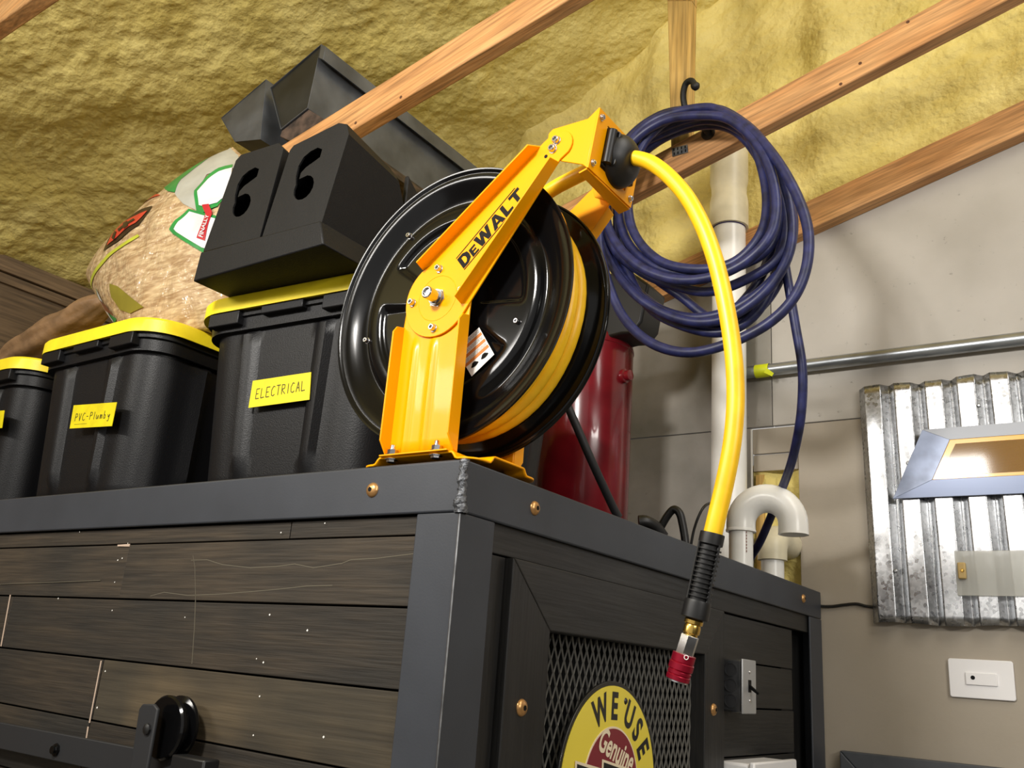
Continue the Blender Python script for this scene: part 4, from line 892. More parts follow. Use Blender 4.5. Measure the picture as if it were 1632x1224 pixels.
def decal(poly, m, off, name='bag_print', label=None, sub=5):
    """printed patch following the bulge of the bag"""
    bm = bmesh.new(); vs = [bm.verts.new((u, v, 0)) for u, v in poly]; f_ = bm.faces.new(vs); bmesh.ops.triangulate(bm, faces=[f_])
    for _ in range(sub):
        long = [e for e in bm.edges if e.calc_length() > .05]
        if not long: break
        bmesh.ops.subdivide_edges(bm, edges=long, cuts=1); bmesh.ops.triangulate(bm, faces=bm.faces[:])
    bm.verts.index_update(); out = []
    for v in bm.verts:
        u, w_ = v.co.x, v.co.y; p = bagS(u, w_, -1, off); k = (1 - u * u) * (1 - w_ * w_); p += Vector((0, -1, 0)) * k * .012 * noise.noise(Vector((u * 4, w_ * 4, -1))); out.append(p)
    mb = MB().add(out, [tuple(v.index for v in f_.verts) for f_ in bm.faces]); bm.free()
    return obj(name, mb, m, BG, sm=60, label=label, recalc=False)
decal([(0.4092, 0.4734), (0.5145, 0.6927), (0.8183, 0.9082), (0.9604, 0.9298), (0.985, 0.985), (0.985, 0.7666), (0.9424, 0.4684), (0.7127, 0.5122), (0.5596, 0.3376), (0.4635, 0.0435), (0.4095, 0.2627)], 'bag_grey', .002)
decal([(0.3267, 0.9), (0.6272, 0.9), (0.8391, 0.9367), (0.7325, 0.7947), (0.5272, 0.6676), (0.4183, 0.4906), (0.3736, 0.5935)], 'bag_green', .003)
decal([(-0.4112, 0.9), (-0.3014, 0.9), (-0.0565, 0.9), (0.2071, 0.9), (0.2926, 0.652), (0.0478, 0.9), (-0.1612, 0.9), (-0.391, 0.9)], 'bag_red', .003)
decal([(-0.3974, 0.9), (-0.1604, 0.9), (0.0366, 0.9), (0.0259, 0.9), (-0.1557, 0.9), (-0.3829, 0.9)], 'bag_lime', .003)
decal([(-0.5006, 0.5851), (-0.3256, 0.7876), (-0.2486, 0.9), (0.0347, 0.7056), (0.1782, 0.569), (-0.0267, 0.4356), (-0.1699, 0.4525), (-0.3367, 0.5079)], 'bag_black', .003)
decal([(-0.4276, 0.5986), (-0.306, 0.7274), (-0.2023, 0.7875), (0.026, 0.6257), (0.1142, 0.5545), (-0.0391, 0.4908), (-0.1658, 0.5197), (-0.3218, 0.5595)], 'bag_red', .0045)
for q in ([(-0.2292, 0.648), (-0.0399, 0.6129), (-0.0281, 0.5507), (-0.2236, 0.5747)], [(-0.1613, 0.7055), (-0.1077, 0.6714), (-0.105, 0.5187), (-0.1575, 0.5256)], [(-0.3336, 0.6196), (-0.2772, 0.6934), (-0.2496, 0.6194), (-0.322, 0.5406)]): decal(q, 'bag_black', .006)
decal([(-0.8927, 0.5526), (-0.5985, 0.4896), (-0.3416, 0.427), (-0.092, 0.351), (-0.092, 0.3182), (-0.3398, 0.3743), (-0.5797, 0.427), (-0.9338, 0.5188)], 'bag_lime', .003)
decal([(0.4512, 0.0873), (0.5526, 0.3465), (0.6996, 0.4701), (0.8213, 0.5385), (0.915, 0.5506), (0.7719, 0.1103), (0.6047, -0.0255), (0.4782, 0.0119)], 'bag_green', .004)
decal([(0.499, 0.1215), (0.5699, 0.3077), (0.7006, 0.4129), (0.8055, 0.4655), (0.8957, 0.4784), (0.7719, 0.1103), (0.6232, 0.0138), (0.5301, 0.0559)], 'bag_white', .0055)
decal([(0.1725, 0.0733), (0.2625, 0.1383), (0.4143, 0.1681), (0.4928, -0.0192), (0.5493, -0.1381), (0.3199, -0.5056), (0.2431, -0.3632), (0.1704, 0.004)], 'bag_green', .004)
decal([(0.2071, 0.0365), (0.2765, 0.0911), (0.4034, 0.1295), (0.4779, -0.0485), (0.5308, -0.1737), (0.3447, -0.473), (0.2694, -0.3246), (0.2069, -0.012)], 'bag_white', .0055)
rq = [(0.3007, -0.2177), (0.3295, -0.2882), (0.5354, -0.0809), (0.4976, -0.0246)]
decal(rq, 'bag_crimson', .007); decal([(0.5222, 0.0947), (0.5696, 0.0475), (0.5401, -0.0716), (0.4837, -0.0665)], 'bag_crimson', .007)
vs, fs = text_mesh('FINALLY', 1., .02); tx1 = max(v[0] for v in vs)
a, b_, c_, d_ = [Vector((*p, 0)) for p in rq]; out = []
for x, y in vs:
    u = .06 + x / tx1 * .86; v = .22 + y / .73 * .56; p = b_.lerp(c_, u).lerp(a.lerp(d_, u), v); w3 = bagS(p.x, p.y, -1, .009); k = (1 - p.x ** 2) * (1 - p.y ** 2); w3 += Vector((0, -1, 0)) * k * .012 * noise.noise(Vector((p.x * 4, p.y * 4, -1))); out.append(w3)
obj('bag_lettering', MB().add(out, fs), 'bag_white', BG, sm=0, label='white word FINALLY on red', recalc=False)
for pxy in ((365, 505), (440, 450), (515, 390)):
    pass
for q in ([(-0.2773, 0.9), (-0.2004, 0.9), (-0.1599, 0.9), (-0.2333, 0.9)], [(-0.0866, 0.9), (-0.0126, 0.9), (0.0177, 0.9), (-0.0528, 0.9)], [(0.1105, 0.9), (0.18, 0.9), (0.1936, 0.9), (0.1283, 0.9)]): decal(q, 'bag_white', .005)
decal([(-0.6217, 0.1285), (-0.5615, 0.0027), (-0.5227, -0.2175), (-0.4822, -0.4098), (-0.636, -0.3343), (-0.7173, -0.1716), (-0.7026, 0.0091)], 'bag_olive', .003)
decal([(-0.5615, 0.0027), (-0.4327, -0.1025), (-0.2929, -0.3499), (-0.3098, -0.4724), (-0.4822, -0.4098), (-0.5227, -0.2175)], 'bag_lime', .003) if False else None
decal([(-0.835, 0.3756), (-0.8939, 0.3121), (-0.9309, 0.1322), (-0.8335, -0.1579), (-0.9367, -0.119)], 'bag_green', .003); decal([(-0.835, 0.3366), (-0.8722, 0.2942), (-0.9459, 0.1118), (-0.8968, -0.0762), (-0.9178, -0.1039)], 'bag_white', .0045)
decal([(-0.883, 0.2301), (-0.9188, 0.1018), (-0.8323, -0.1203), (-0.8469, 0.0727)], 'bag_brown', .006)
decal([(-0.835, 0.565), (-0.835, 0.7265), (-0.835, 0.6266), (-0.835, 0.5575), (-0.835, 0.5258)], 'bag_blue', .003)
sk = [Vector(v) for v in [(-2.4847, 0.5, 0.6806), (-2.1557, 0.5, 0.7681)]]
def sack_pt(u, v):
    a = 2 * math.pi * u; t = v * 2 - 1; c = sk[0].lerp(sk[1], v * 1.0); r = max(.001, (1 - abs(t) ** 3) ** .5)
    d = (sk[1] - sk[0]).normalized(); n1 = Vector((-d.z, 0, d.x)); q = c + d * t * .18
    rr_ = (.050 + .012 * noise.noise(Vector((math.cos(a) * 2, math.sin(a) * 2, v * 5)))) * r
    p = q + n1 * rr_ * math.sin(a) + Vector((0, 1, 0)) * rr_ * 1.5 * math.cos(a); return p
solo('brown_sack', MB().grid(sack_pt, 40, 30, True), 'kraft', 'crumpled brown sack lying behind the yellow lid left of the shavings bag', 'sack', sm=80)

# ------------------------------------------------------------------ grey sheet-metal box sections lying across the truss chords
def duct(name, label, quad, y0, y1, t=.003, inner=True):
    """open box section along y; quad is the end outline (x, z)"""
    r = thing(name, label, 'duct', (sum(p[0] for p in quad) / 4, y0, min(p[1] for p in quad)), 'grey sheet-metal lengths on the truss chords')
    names = ('bottom_sheet', 'side_sheet', 'top_sheet', 'side_sheet'); cx = sum(p[0] for p in quad) / 4; cz = sum(p[1] for p in quad) / 4
    for i in range(4):
        a, b_ = quad[i], quad[(i + 1) % 4]; ins = lambda p: (p[0] + (cx - p[0]) * .02, p[1] + (cz - p[1]) * .02)
        obj(names[i], MB().prism([a, b_, ins(b_), ins(a)], 1, y0, y1), 'duct', r, bevel=.0006, sm=0)
    obj('inner_liner', MB().prism([(cx + (p[0] - cx) * .94, cz + (p[1] - cz) * .94) for p in quad], 1, y0 + .10, y0 + .103), 'duct_in', r, sm=0)
    return r
dA = [(-1.1956, 1.2064), (-1.087, 1.2445), (-1.0726, 1.4642), (-1.2845, 1.3836)]
d1 = duct('sheet_metal_duct', 'large dark grey sheet-metal box section lying across the chords behind the black bracket', dA, .47, 1.62)
obj('rusty_underside', MB().prism([(-1.195, 1.204), (-1.1992, 1.1858), (-1.1172, 1.1348), (-0.9159, 1.0853), (-0.9739, 1.1567), (-1.0866, 1.2422)], 1, .475, 1.60), 'duct_in', d1, bevel=.002)
obj('end_cap', MB().prism([(p[0] * .98 + .02 * dA[0][0], p[1] * .98 + .02 * dA[0][1]) for p in dA], 1, .474, .478), 'gloss_grey', d1, sm=0)
obj('seam_fold', MB().prism([(-1.0685, 1.4105), (-1.0675, 1.4594), (-1.0455, 1.4418), (-1.047, 1.3957)], 1, .466, 1.62), 'duct', d1, bevel=.001)
dB = [(-1.413, 1.2298), (-1.2843, 1.1991), (-1.3119, 1.4258), (-1.5129, 1.3494)]
d2 = duct('sheet_metal_duct', 'smaller grey sheet-metal box section left of the large one, above the shavings bag', dB, .47, 1.5)
obj('end_cap', MB().prism([(p[0] * .985 + .015 * dB[0][0], p[1] * .985 + .015 * dB[0][1]) for p in dB], 1, .472, .476), 'duct', d2, sm=0)

# ------------------------------------------------------------------ red tank behind the totes
TK = thing('red_tank', 'dark red cylindrical pressure tank standing behind the reel', 'tank', (-.56, 1.30, .0092))
tx_, ty_, tr = -0.4245 - .172, 1.32, .142
ttop = 0.78056
obj('shell', MB().lathe([(0, .0)] + [(tr * .9, .0), (tr, .02), (tr, ttop - .085)] + [(tr * math.cos(a), ttop - .085 + .07 * math.sin(a)) for a in [math.pi / 2 * i / 8 for i in range(1, 8)]] + [(.03, ttop - .014), (0, ttop - .012)], (tx_, ty_, .0092), (0, 0, 1), 56), 'red', TK, sm=50)
obj('seam_ring', MB().lathe([(tr - .001, ttop - .10), (tr + .002, ttop - .098), (tr + .002, ttop - .092), (tr - .001, ttop - .09)], (tx_, ty_, .0092), (0, 0, 1), 56, close=False), 'red', TK)
pp = [(-0.4263, 1.3, 0.5927)][0]
obj('side_port', MB().lathe([(.022, -.03), (.022, .012), (.016, .014), (.016, .028), (.010, .030), (0, .030)], (tx_ + tr - .004, ty_ - .02, pp[2]), (1, -.15, 0), 20), 'red', TK, sm=40)
hd = [(-0.306, 0.98, 0.6507), (-0.214, 0.98, 0.6886)]
hb = obj('pump_head', MB().prism([(-0.5457, 0.697), (-0.4375, 0.7068), (-0.3994, 0.7028), (-0.3714, 0.7365), (-0.3575, 0.8193), (-0.3502, 0.8549), (-0.4202, 0.9148), (-0.558, 0.9213)], 1, 1.24, 1.36), 'rubber', TK, bevel=.008)
obj('handle_lug', MB().tube([(tx_ + .085, ty_ - .03, ttop - .05), (tx_ + .125, ty_ - .04, ttop - .03), (tx_ + .140, ty_ - .05, ttop + .03)], .014, 12), 'red', TK)

# ------------------------------------------------------------------ coiled navy hose on its hook
HK = thing('storage_hook', 'black rubber-coated hook screwed to the truss, holding the coiled navy hose', 'hook', (-0.0756, 1.03, 1.1734))
obj('hook_rod', MB().tube(smooth([(-0.0698, 0.93, 1.2561), (-0.081, 0.93, 1.2762), (-0.0998, 0.935, 1.276), (-0.1113, 0.945, 1.2501), (-0.112, 0.96, 1.2194), (-0.1081, 0.985, 1.2012), (-0.0967, 1.01, 1.1924), (-0.0852, 1.035, 1.1874), (-0.0831, 1.052, 1.1805)], 6), .0088, 12), 'hookm', HK, sm=80)
obj('hook_tip', MB().lathe([(0, -.012), (.008, -.010), (.0115, -.003), (.0115, .006), (.006, .012), (0, .013)], (-0.0698, 0.93, 1.2561), (.7, 0, -.7), 14), 'hookm', HK, sm=70)
obj('mount_flange', MB().lathe([(.02, 0), (.02, .006), (.010, .016), (0, .016)], (-0.0857, 1.058, 1.1869), (0, -1, 0), 18), 'hookm', HK, sm=50)
CL = thing('coiled_air_hose', 'coil of navy blue rubber air hose hanging from the hook under the truss', 'hose', (-0.0956, 0.98, 0.5124))
LOOPS = [  # one turn each: points clockwise from the hook
 [(-0.0619, 0.955, 1.1916), (0.0319, 0.95, 1.1305), (0.0936, 0.94, 1.0122), (0.1231, 0.93, 0.8739), (0.1114, 0.92, 0.7657), (0.0453, 0.915, 0.7006), (-0.0504, 0.91, 0.6997), (-0.1593, 0.92, 0.7513), (-0.2406, 0.93, 0.8561), (-0.2658, 0.94, 0.9815), (-0.2411, 0.95, 1.118), (-0.169, 0.955, 1.1889)],
 [(-0.0632, 0.975, 1.1864), (0.0412, 0.97, 1.1204), (0.1119, 0.965, 0.9843), (0.1419, 0.955, 0.8297), (0.1207, 0.945, 0.7363), (0.0454, 0.935, 0.6975), (-0.0592, 0.93, 0.6963), (-0.1753, 0.935, 0.7433), (-0.264, 0.94, 0.838), (-0.3039, 0.95, 0.977), (-0.2814, 0.96, 1.1155), (-0.1951, 0.97, 1.1799)],
 [(-0.0659, 0.99, 1.1825), (0.0439, 0.985, 1.1055), (0.1241, 0.975, 0.9502), (0.1568, 0.965, 0.8137), (0.14, 0.955, 0.7114), (0.0653, 0.945, 0.6641), (-0.0296, 0.94, 0.6468), (-0.1233, 0.94, 0.6818), (-0.2258, 0.945, 0.7453), (-0.3176, 0.95, 0.8452), (-0.3438, 0.96, 0.9924), (-0.3136, 0.975, 1.123), (-0.2022, 0.985, 1.1746)],
 [(-0.0779, 1.0, 1.2165), (0.0383, 1.0, 1.1469), (0.1307, 0.995, 0.9917), (0.1689, 0.985, 0.8204), (0.1483, 0.975, 0.7017), (0.0811, 0.965, 0.6277), (-0.0028, 0.955, 0.589), (-0.1004, 0.95, 0.5954), (-0.2072, 0.95, 0.6576), (-0.2976, 0.955, 0.7679), (-0.3621, 0.965, 0.9009), (-0.3698, 0.98, 1.0497), (-0.3035, 0.99, 1.1758), (-0.2014, 1.0, 1.2366)],
 [(-0.0782, 1.01, 1.1824), (0.0257, 1.01, 1.12), (0.1071, 1.005, 0.9527), (0.1335, 1.0, 0.7841), (0.1147, 0.99, 0.6647), (0.0673, 0.98, 0.5782), (-0.0088, 0.97, 0.5457), (-0.1046, 0.96, 0.5743), (-0.2027, 0.96, 0.643), (-0.2743, 0.965, 0.7674), (-0.3166, 0.975, 0.9144), (-0.3077, 0.99, 1.0786), (-0.2118, 1.005, 1.1708)],
 [(-0.0589, 0.94, 1.1893), (0.0034, 0.935, 1.1538), (0.0932, 0.92, 1.0556), (0.1728, 0.905, 0.9165), (0.2253, 0.895, 0.7713), (0.2328, 0.885, 0.6606), (0.2039, 0.88, 0.5708), (0.1426, 0.875, 0.5104), (0.0476, 0.87, 0.4727), (-0.0516, 0.865, 0.4637), (-0.1513, 0.865, 0.5058), (-0.2355, 0.87, 0.5968), (-0.2939, 0.875, 0.7329), (-0.3207, 0.885, 0.8537), (-0.3107, 0.9, 0.9923), (-0.2554, 0.92, 1.1353), (-0.1785, 0.935, 1.194)],
 [(-0.0827, 1.02, 1.21), (0.0219, 1.02, 1.1465), (0.0994, 1.015, 1.0154), (0.1205, 1.01, 0.8797), (0.0962, 1.0, 0.7235), (0.04, 0.99, 0.6285), (-0.0315, 0.985, 0.5884), (-0.124, 0.98, 0.6683), (-0.2064, 0.98, 0.7416), (-0.2817, 0.985, 0.8341), (-0.3136, 0.995, 0.9625), (-0.2915, 1.01, 1.1154), (-0.21, 1.02, 1.1995)],
 [(-0.0507, 0.93, 1.157), (0.0333, 0.925, 1.1112), (0.1108, 0.915, 1.0019), (0.1521, 0.905, 0.8705), (0.1476, 0.9, 0.7595), (0.0921, 0.895, 0.6919), (0.0075, 0.89, 0.6609), (-0.0913, 0.89, 0.6705), (-0.1881, 0.89, 0.7212), (-0.2669, 0.895, 0.8052), (-0.3133, 0.905, 0.9088), (-0.3073, 0.915, 1.0384), (-0.2483, 0.925, 1.136), (-0.1568, 0.93, 1.176)],
 [(-0.0929, 1.035, 1.2101), (0.0336, 1.035, 1.1263), (0.1182, 1.03, 0.9629), (0.1461, 1.025, 0.8102), (0.1268, 1.015, 0.6896), (0.0723, 1.01, 0.6103), (-0.0047, 1.0, 0.576), (-0.1058, 1.0, 0.5978), (-0.2048, 1.0, 0.6624), (-0.2882, 1.0, 0.7514), (-0.3486, 1.005, 0.8675), (-0.379, 1.015, 1.0089), (-0.3537, 1.025, 1.1477), (-0.2476, 1.035, 1.2221)],
 [(-0.0751, 0.985, 1.2184), (0.0006, 0.985, 1.1813), (0.096, 0.98, 1.0619), (0.1568, 0.97, 0.903), (0.1727, 0.96, 0.7566), (0.1409, 0.95, 0.6595), (0.0746, 0.94, 0.5927), (-0.0106, 0.935, 0.5629), (-0.1081, 0.93, 0.5841), (-0.2152, 0.93, 0.6582), (-0.2999, 0.935, 0.7635), (-0.3561, 0.945, 0.8862), (-0.3616, 0.96, 1.027), (-0.3037, 0.975, 1.1756), (-0.2001, 0.985, 1.2395)],
]
for i, lp_ in enumerate(LOOPS):
    obj('hose_turn', MB().tube(smooth(lp_, 8, True), .0125, 12, closed=True), 'bhose', CL, sm=80)
obj('hose_tail', MB().tube(smooth([(0.1272, 0.99, 0.8681), (0.1381, 0.99, 0.7613), (0.1484, 1.0, 0.6623), (0.1578, 1.02, 0.5535), (0.1644, 1.04, 0.4632), (0.1578, 1.06, 0.3915), (0.1391, 1.09, 0.3237), (0.09, 1.18, 0.2632), (0.0299, 1.28, 0.2156), (-0.0289, 1.36, 0.1584), (-0.0716, 1.4, 0.1035), (-0.1077, 1.43, 0.0676), (-0.137, 1.45, 0.0327)], 8), .0112, 14), 'bhose', CL, sm=80)

# ------------------------------------------------------------------ plastic pipes
pcx = [-0.2915, -0.1837]; pxm, pr2 = (pcx[0] + pcx[1]) / 2, (pcx[1] - pcx[0]) / 2
VP = thing('vent_pipe', 'white plastic drain pipe with a cream coupling running up the gable wall', 'pipe', (pxm, 1.59, .0095))
pz1 = 1.50586
obj('pipe', MB().lathe([(pr2, 0), (pr2, pz1)], (pxm, 1.59, .0095), (0, 0, 1), 40), 'pvc', VP, sm=60)
cz_ = [1.1767, 1.3027, 1.3312, 1.4055]
obj('coupling', MB().lathe([(pr2, cz_[0]), (pr2 * 1.18, cz_[0]), (pr2 * 1.18, cz_[1] - .03), (pr2 * 1.08, cz_[1]), (pr2 * 1.10, cz_[2]), (pr2 * 1.18, cz_[2] + .02), (pr2 * 1.18, cz_[3] + .06), (pr2, cz_[3] + .06)], (pxm, 1.59, 0), (0, 0, 1), 40), 'pvc_old', VP, sm=40)
obj('solvent_line', MB().lathe([(pr2 * 1.002, cz_[0] - .004), (pr2 * 1.02, cz_[0] - .002), (pr2 * 1.02, cz_[0])], (pxm, 1.59, 0), (0, 0, 1), 40, close=False), mat('purple_primer', (70, 62, 110), .6), VP)
UB = thing('pvc_return_bend', 'white plastic U-shaped return bend on a short riser above the cabinet edge', 'pipe fitting', (-.07, 1.25, .0095))
up_ = Vector((-0.07, 1.2532, 0.0514)); e_ = Vector((.95, .18, -.0)).normalized(); pr3 = .0305
zs_ = [0.103, 0.103]
uz = zs_[0]; uc = Vector((up_.x, up_.y, uz)); Ru = .0655
obj('riser', MB().tube([(uc.x, uc.y, .0095), (uc.x, uc.y, uz + .02)], pr3, 28), 'pvc', UB, sm=60)
pth = [uc + Vector((0, 0, k_)) for k_ in (.0, .022)] + [uc + e_ * Ru + Vector((0, 0, .022)) + (-e_ * math.cos(a) + Vector((0, 0, 1)) * math.sin(a)) * Ru for a in [math.pi * i / 20 for i in range(1, 20)]] + [uc + e_ * 2 * Ru + Vector((0, 0, k_)) for k_ in (.022, -.006)]
obj('bend', MB().tube(pth, .037, 32, caps=False), 'pvc', UB, sm=60)
end = pth[-1]; st_ = pth[0]
obj('socket_rim', MB().lathe([(.0305, 0), (.0385, 0), (.0385, .004), (.037, .008)], st_, (0, 0, 1), 32, close=False), 'pvc', UB, sm=30)
obj('open_end', MB().lathe([(.0372, .006), (.0378, 0), (.0325, 0), (.0310, .03), (0, .03)], end, (0, 0, 1), 32, close=False), 'pvc', UB, sm=30)
pm = MB()
for k_ in range(7): pm.box((uc.x + .0225, uc.y - .0226, uz - .055 + k_ * .008), (uc.x + .0235, uc.y - .0195, uz - .050 + k_ * .008))
obj('pipe_print', pm, 'pvcprint', UB, sm=0, kind='stuff')
EL = thing('pvc_elbow', 'small white plastic elbow entering the foam-filled hole in the wall', 'pipe fitting', (-0.094, 1.55, 0.0335))
ec = Vector((-0.0949, 1.56, 0.0933))
obj('riser', MB().tube([(ec.x, ec.y, .0095), (ec.x, ec.y, ec.z)], .032, 24), 'pvc', EL, sm=60)
obj('elbow', MB().tube([ec + Vector((0, 0, -.02)), ec + Vector((0, 0, .0))] + [ec + Vector((.0, .045, 0)) + Vector((0, -math.cos(a), math.sin(a))) * .045 for a in [math.pi / 2 * i / 10 for i in range(1, 11)]] + [ec + Vector((0, .15, .045))], .041, 26), 'pvc_old', EL, sm=60)

# ------------------------------------------------------------------ conduit, cables
cd = [(-0.2929, 1.665, 0.691), (0.5778, 1.665, 0.6874)]
cr = .020
CD = thing('steel_conduit', 'galvanised steel conduit running along the wall to the white pipe', 'conduit', (.2, 1.665, cd[0][2] - .02))
cdz = (cd[0][2] + cd[1][2]) / 2
obj('tube', MB().tube([(cd[0][0], 1.672, cd[0][2]), (2.4, 1.672, cd[1][2] + (cd[1][2] - cd[0][2]) / (cd[1][0] - cd[0][0]) * (2.4 - cd[1][0]))], cr, 24), 'galv', CD, sm=60)
tq = [(-0.1793, 0.7125), (-0.1342, 0.7127), (-0.1306, 0.6764), (-0.1775, 0.672)]
def cz(x): return cd[0][2] + (cd[1][2] - cd[0][2]) * (x - cd[0][0]) / (cd[1][0] - cd[0][0])
tx0, tx1 = tq[0][0], tq[1][0]
obj('tape_wrap', MB().tube([(tx0, 1.672, cz(tx0)), (tx1, 1.672, cz(tx1))], cr + .0015, 24, caps=False), 'limetape', CD, sm=60)
obj('tape_tail', MB().extr([(tx1 - .002, 1.650, cz(tx1)), (tx1 + .022, 1.646, cz(tx1) - .022), (tx1 + .016, 1.645, cz(tx1) - .032), (tx1 - .012, 1.650, cz(tx1) - .014)], (0, .001, 0)), 'limetape', CD, sm=0)
solo('black_cable', MB().tube(smooth([(-0.1709, 0.95, 0.0345), (-0.1521, 0.95, 0.0638), (-0.1334, 0.95, 0.0931), (-0.1176, 0.95, 0.1074), (-0.1029, 0.95, 0.098), (-0.0945, 0.95, 0.0711), (-0.0876, 0.95, 0.0359), (-0.0839, 0.95, -0.0002)], 8), .0095, 12), 'rubber', 'thick black cable looping up behind the cabinet edge', 'cable')
solo('thin_wire', MB().tube(smooth([(-0.1404, 1.1, 0.0451), (-0.1326, 1.1, 0.0839), (-0.1196, 1.1, 0.1197), (-0.1118, 1.12, 0.1484), (-0.1219, 1.2, 0.1739)], 8), .0035, 8), 'rubber', 'thin black wire curving up beside the white vent pipe', 'wire')
solo('cable_lump', MB().tube(smooth([(-0.1572, 0.85, 0.0614), (-0.1432, 0.86, 0.0628), (-0.1307, 0.88, 0.0543), (-0.1209, 0.9, 0.0344)], 6), .015, 12), 'rubber', 'dark cable end lying on the cabinet edge right of the red tank', 'cable')
solo('wall_wire', MB().tube(smooth([(-0.0154, 1.69, -0.0393), (0.0278, 1.694, -0.0389), (0.0629, 1.694, -0.0338), (0.0975, 1.694, -0.0305), (0.1227, 1.694, -0.036), (0.1495, 1.694, -0.0388)], 6), .0042, 8), 'rubber', 'thin dark wire along the wall from the cabinet to the corrugated panel', 'wire')

# ------------------------------------------------------------------ corrugated panel with its sign
CP = thing('corrugated_panel', 'shiny corrugated galvanised steel panel hung on the wall', 'wall panel', (0.1443, 1.68, -0.0808))
cpq = [(0.1362, 0.5976), (0.1471, -0.0823)]
x0_, z1_, xb_, z0_ = cpq[0][0], cpq[0][1], cpq[1][0], cpq[1][1]; pitch = .0835; nrib = 12
prf = [(0, 0)]
def corr(t):
    t %= 1.
    if t < .02: return 0
    if t < .23: return (t - .02) / .21
    if t < .77: return 1
    if t < .98: return 1 - (t - .77) / .21
    return 0
ts = sorted(set([k + f_ for k in range(nrib) for f_ in (0, .02, .05, .1, .15, .19, .215, .23, .245, .27, .32, .4, .46, .52, .58, .64, .70, .73, .755, .77, .785, .81, .85, .9, .95, .98)] + [nrib]))
def cp_pt(i, v):
    t = ts[i]; x = x0_ + (t - .05) * pitch; c = corr(t); c2 = .5 * corr(t - .012) + .5 * corr(t + .012)
    wob = .0022 * noise.noise(Vector((x * 5, 0, v * 2.5))) + .0009 * noise.noise(Vector((x * 30, 3, v * 9)))
    return (x + (xb_ - x0_) * (1 - v), 1.690 - .023 * c2 + wob, z0_ + (z1_ - z0_) * v + .003 * math.sin(t * 2) * (1 if v in (0, 1) else 0))
mb = MB(); nv = 30; vs = [cp_pt(i, j / nv) for j in range(nv + 1) for i in range(len(ts))]; n = len(ts)
mb.add(vs, [(j * n + i, j * n + i + 1, (j + 1) * n + i + 1, (j + 1) * n + i) for j in range(nv) for i in range(n - 1)])
o = obj('sheet', mb, 'spangle', CP, sm=60, recalc=False); md = o.modifiers.new('thickness', 'SOLIDIFY'); md.thickness = .0012
for p in [(0.453, 1.664, 0.5075), (0.2124, 1.664, 0.0573), (0.2616, 1.664, 0.3579)]: obj('sheet_screw', MB().lathe([(.0055, 0), (.0055, .003), (.003, .005), (0, .005)], (p[0], 1.668, p[2]), (0, -1, 0), 8), 'dull', CP)
SN = thing('light_fixture_sign', 'blue-grey framed sign with an amber lens panel mounted on the corrugated steel', 'sign', (0.2171, 1.66, 0.257))
so = [(0.2182, 0.256), (0.3067, 0.4486), (0.5583, 0.4501)]; si = [(0.3241, 0.3033), (0.3757, 0.4129), (0.557, 0.4216)]; sl2 = [(0.5457, 0.2922), (0.5419, 0.2477)]
wx = 1.35
sot = so[2][1]; 
o_bl, o_tl = so[0], so[1]; o_tr, o_br = (o_tl[0] + wx - .1, o_tl[1]), (o_bl[0] + wx + .02, o_bl[1])
i_bl, i_tl = si[0], si[1]; i_tr, i_br = (i_tl[0] + wx - .24, i_tl[1]), (i_bl[0] + wx - .12, i_bl[1])
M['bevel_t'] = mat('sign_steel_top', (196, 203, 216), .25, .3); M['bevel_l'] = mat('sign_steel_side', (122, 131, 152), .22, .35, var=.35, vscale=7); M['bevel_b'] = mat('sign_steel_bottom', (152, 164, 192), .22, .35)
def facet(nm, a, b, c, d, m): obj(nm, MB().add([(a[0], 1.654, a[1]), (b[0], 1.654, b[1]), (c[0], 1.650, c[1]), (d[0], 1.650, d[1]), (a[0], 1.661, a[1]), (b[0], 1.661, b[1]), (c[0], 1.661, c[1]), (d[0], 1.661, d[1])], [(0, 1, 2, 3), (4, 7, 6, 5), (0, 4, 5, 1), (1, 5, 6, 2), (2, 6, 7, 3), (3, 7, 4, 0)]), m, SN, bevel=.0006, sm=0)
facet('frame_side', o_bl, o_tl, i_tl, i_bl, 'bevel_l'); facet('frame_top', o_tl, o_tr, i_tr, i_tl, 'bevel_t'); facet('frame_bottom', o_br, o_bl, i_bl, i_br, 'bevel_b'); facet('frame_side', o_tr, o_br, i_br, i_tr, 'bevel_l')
M['amber_edge'] = mat('amber_edge', (246, 180, 30), .3, coat=.2)
def lens():
    m = bpy.data.materials.new('amber_lens'); m.use_nodes = True; nt = m.node_tree; b = nt.nodes['Principled BSDF']; b.inputs['Base Color'].default_value = (*lin((196, 148, 30)), 1); b.inputs['Roughness'].default_value = .35; b.inputs['Coat Weight'].default_value = .3; b.inputs['Coat Roughness'].default_value = .07
    tc = nt.nodes.new('ShaderNodeTexCoord'); v = nt.nodes.new('ShaderNodeTexVoronoi'); v.inputs['Scale'].default_value = 330; v.inputs['Randomness'].default_value = 0; nt.links.new(tc.outputs['Object'], v.inputs['Vector'])
    r = nt.nodes.new('ShaderNodeValToRGB'); r.color_ramp.elements[0].color = (*lin((222, 172, 44)), 1); r.color_ramp.elements[1].color = (*lin((128, 88, 10)), 1); r.color_ramp.elements[0].position = .1; r.color_ramp.elements[1].position = .6
    nt.links.new(v.outputs['Distance'], r.inputs[0]); nt.links.new(r.outputs[0], b.inputs['Base Color'])
    bp_ = nt.nodes.new('ShaderNodeBump'); bp_.inputs['Strength'].default_value = .5; bp_.inputs['Distance'].default_value = .003; bp_.invert = True; nt.links.new(v.outputs['Distance'], bp_.inputs['Height']); nt.links.new(bp_.outputs[0], b.inputs['Normal']); return m
M['lens'] = lens()
le = obj('lens_edge', MB().prism([i_bl, i_tl, i_tr, i_br], 1, 1.651, 1.661), 'amber_edge', SN, bevel=.001, sm=0)
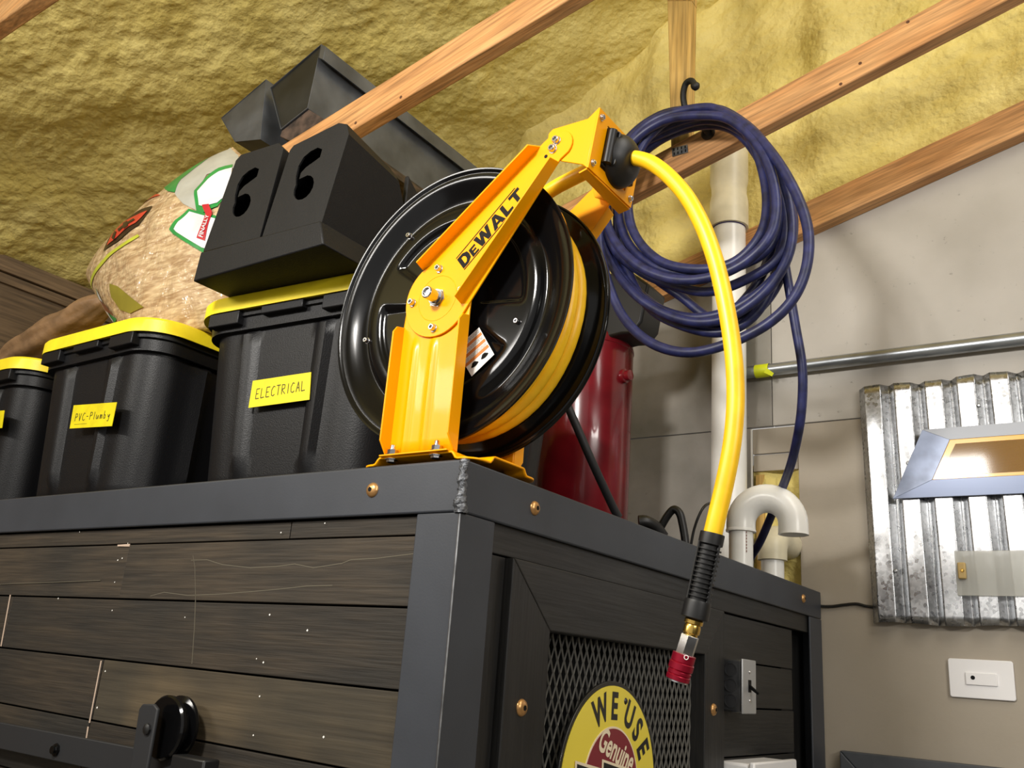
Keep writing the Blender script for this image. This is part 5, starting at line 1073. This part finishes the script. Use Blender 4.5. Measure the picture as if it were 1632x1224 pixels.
ins = lambda p, dx, dz: (p[0] + dx, p[1] + dz)
obj('lens', MB().prism([ins(i_bl, .020, .010), ins(i_tl, .014, -.013), ins(i_tr, -.014, -.013), ins(i_br, -.020, .010)], 1, 1.6495, 1.652), 'lens', le, sm=0)
CB2 = thing('clear_bracket', 'frosted clear plastic plate with a tan block on the lower corrugated panel', 'bracket', (0.3657, 1.66, -0.0084))
fq = [(0.3724, 0.1096), (0.3643, -0.0068), (0.518, -0.0076)]
obj('plate', MB().box((fq[1][0], 1.6600, fq[1][1]), (fq[1][0] + .32, 1.6640, fq[0][1])), 'film', CB2, bevel=.001)
fb_ = [(0.3711, 0.0775), (0.3906, 0.035)]
tb_ = obj('tan_block', MB().box((fb_[0][0], 1.645, fb_[1][1]), (fb_[1][0], 1.660, fb_[0][1])), 'clay', CB2, bevel=.003)
obj('block_screw', MB().lathe([(.005, 0), (.003, .003), (0, .003)], ((fb_[0][0] + fb_[1][0]) / 2 + .002, 1.645, (fb_[0][1] + fb_[1][1]) / 2), (0, -1, 0), 10), 'brass', tb_)

# ------------------------------------------------------------------ switch plate and framed board on the wall
SP = thing('wall_switch_plate', 'white double-width wall plate with a small black sensor dot', 'switch plate', (0.4017, 1.69, -0.217))
swq = [(0.3239, -0.1631), (0.3233, -0.2617), (0.4757, -0.2121)]
wz1, wz0 = swq[0][1] - .002, swq[1][1]; wx0, wx1 = (swq[0][0] + swq[1][0]) / 2, swq[2][0]
obj('plate', MB().prism([(wx0 + .004, wz0), (wx1 - .004, wz0), (wx1, wz0 + .004), (wx1, wz1 - .004), (wx1 - .004, wz1), (wx0 + .004, wz1), (wx0, wz1 - .004), (wx0, wz0 + .004)], 1, 1.692, 1.70), 'plaswhite', SP, bevel=.002)
iw = [(0.3623, -0.1964), (0.3659, -0.2286), (0.4371, -0.2223)]
rk = obj('rocker', MB().box((iw[0][0] + .002, 1.688, iw[1][1]), (iw[2][0], 1.694, iw[0][1] - .002)), 'plaswhite', SP, bevel=.001)
sdot = (0.3814, 1.688, -0.2107)
obj('sensor_dot', MB().lathe([(.0052, 0), (.0052, .0008), (0, .0008)], sdot, (0, -1, 0), 16), 'black', rk)
fr = [(0.0442, -0.4202), (0.4806, -0.4105)]
FR = thing('framed_board', 'charcoal framed board with mitred moulding at the lower right of the wall', 'framed panel', (fr[0][0] + .4, 1.69, -1.1))
fx0, fz1 = fr[0][0], fr[0][1]; fx1, fz0 = fx0 + .9, fz1 - .6
for nm, q in (('frame_rail', [(fx0, fz1), (fx1, fz1), (fx1 - .05, fz1 - .05), (fx0 + .05, fz1 - .05)]), ('frame_stile', [(fx0, fz1), (fx0 + .05, fz1 - .05), (fx0 + .05, fz0 + .05), (fx0, fz0)]),
              ('frame_rail', [(fx0, fz0), (fx0 + .05, fz0 + .05), (fx1 - .05, fz0 + .05), (fx1, fz0)]), ('frame_stile', [(fx1, fz1), (fx1, fz0), (fx1 - .05, fz0 + .05), (fx1 - .05, fz1 - .05)])):
    obj(nm, MB().prism(q, 1, 1.668, 1.70), 'frame', FR, bevel=.003, sm=0)
obj('inset_panel', MB().box((fx0 + .045, 1.684, fz0 + .045), (fx1 - .045, 1.70, fz1 - .045)), 'panelgrey', FR, sm=0)
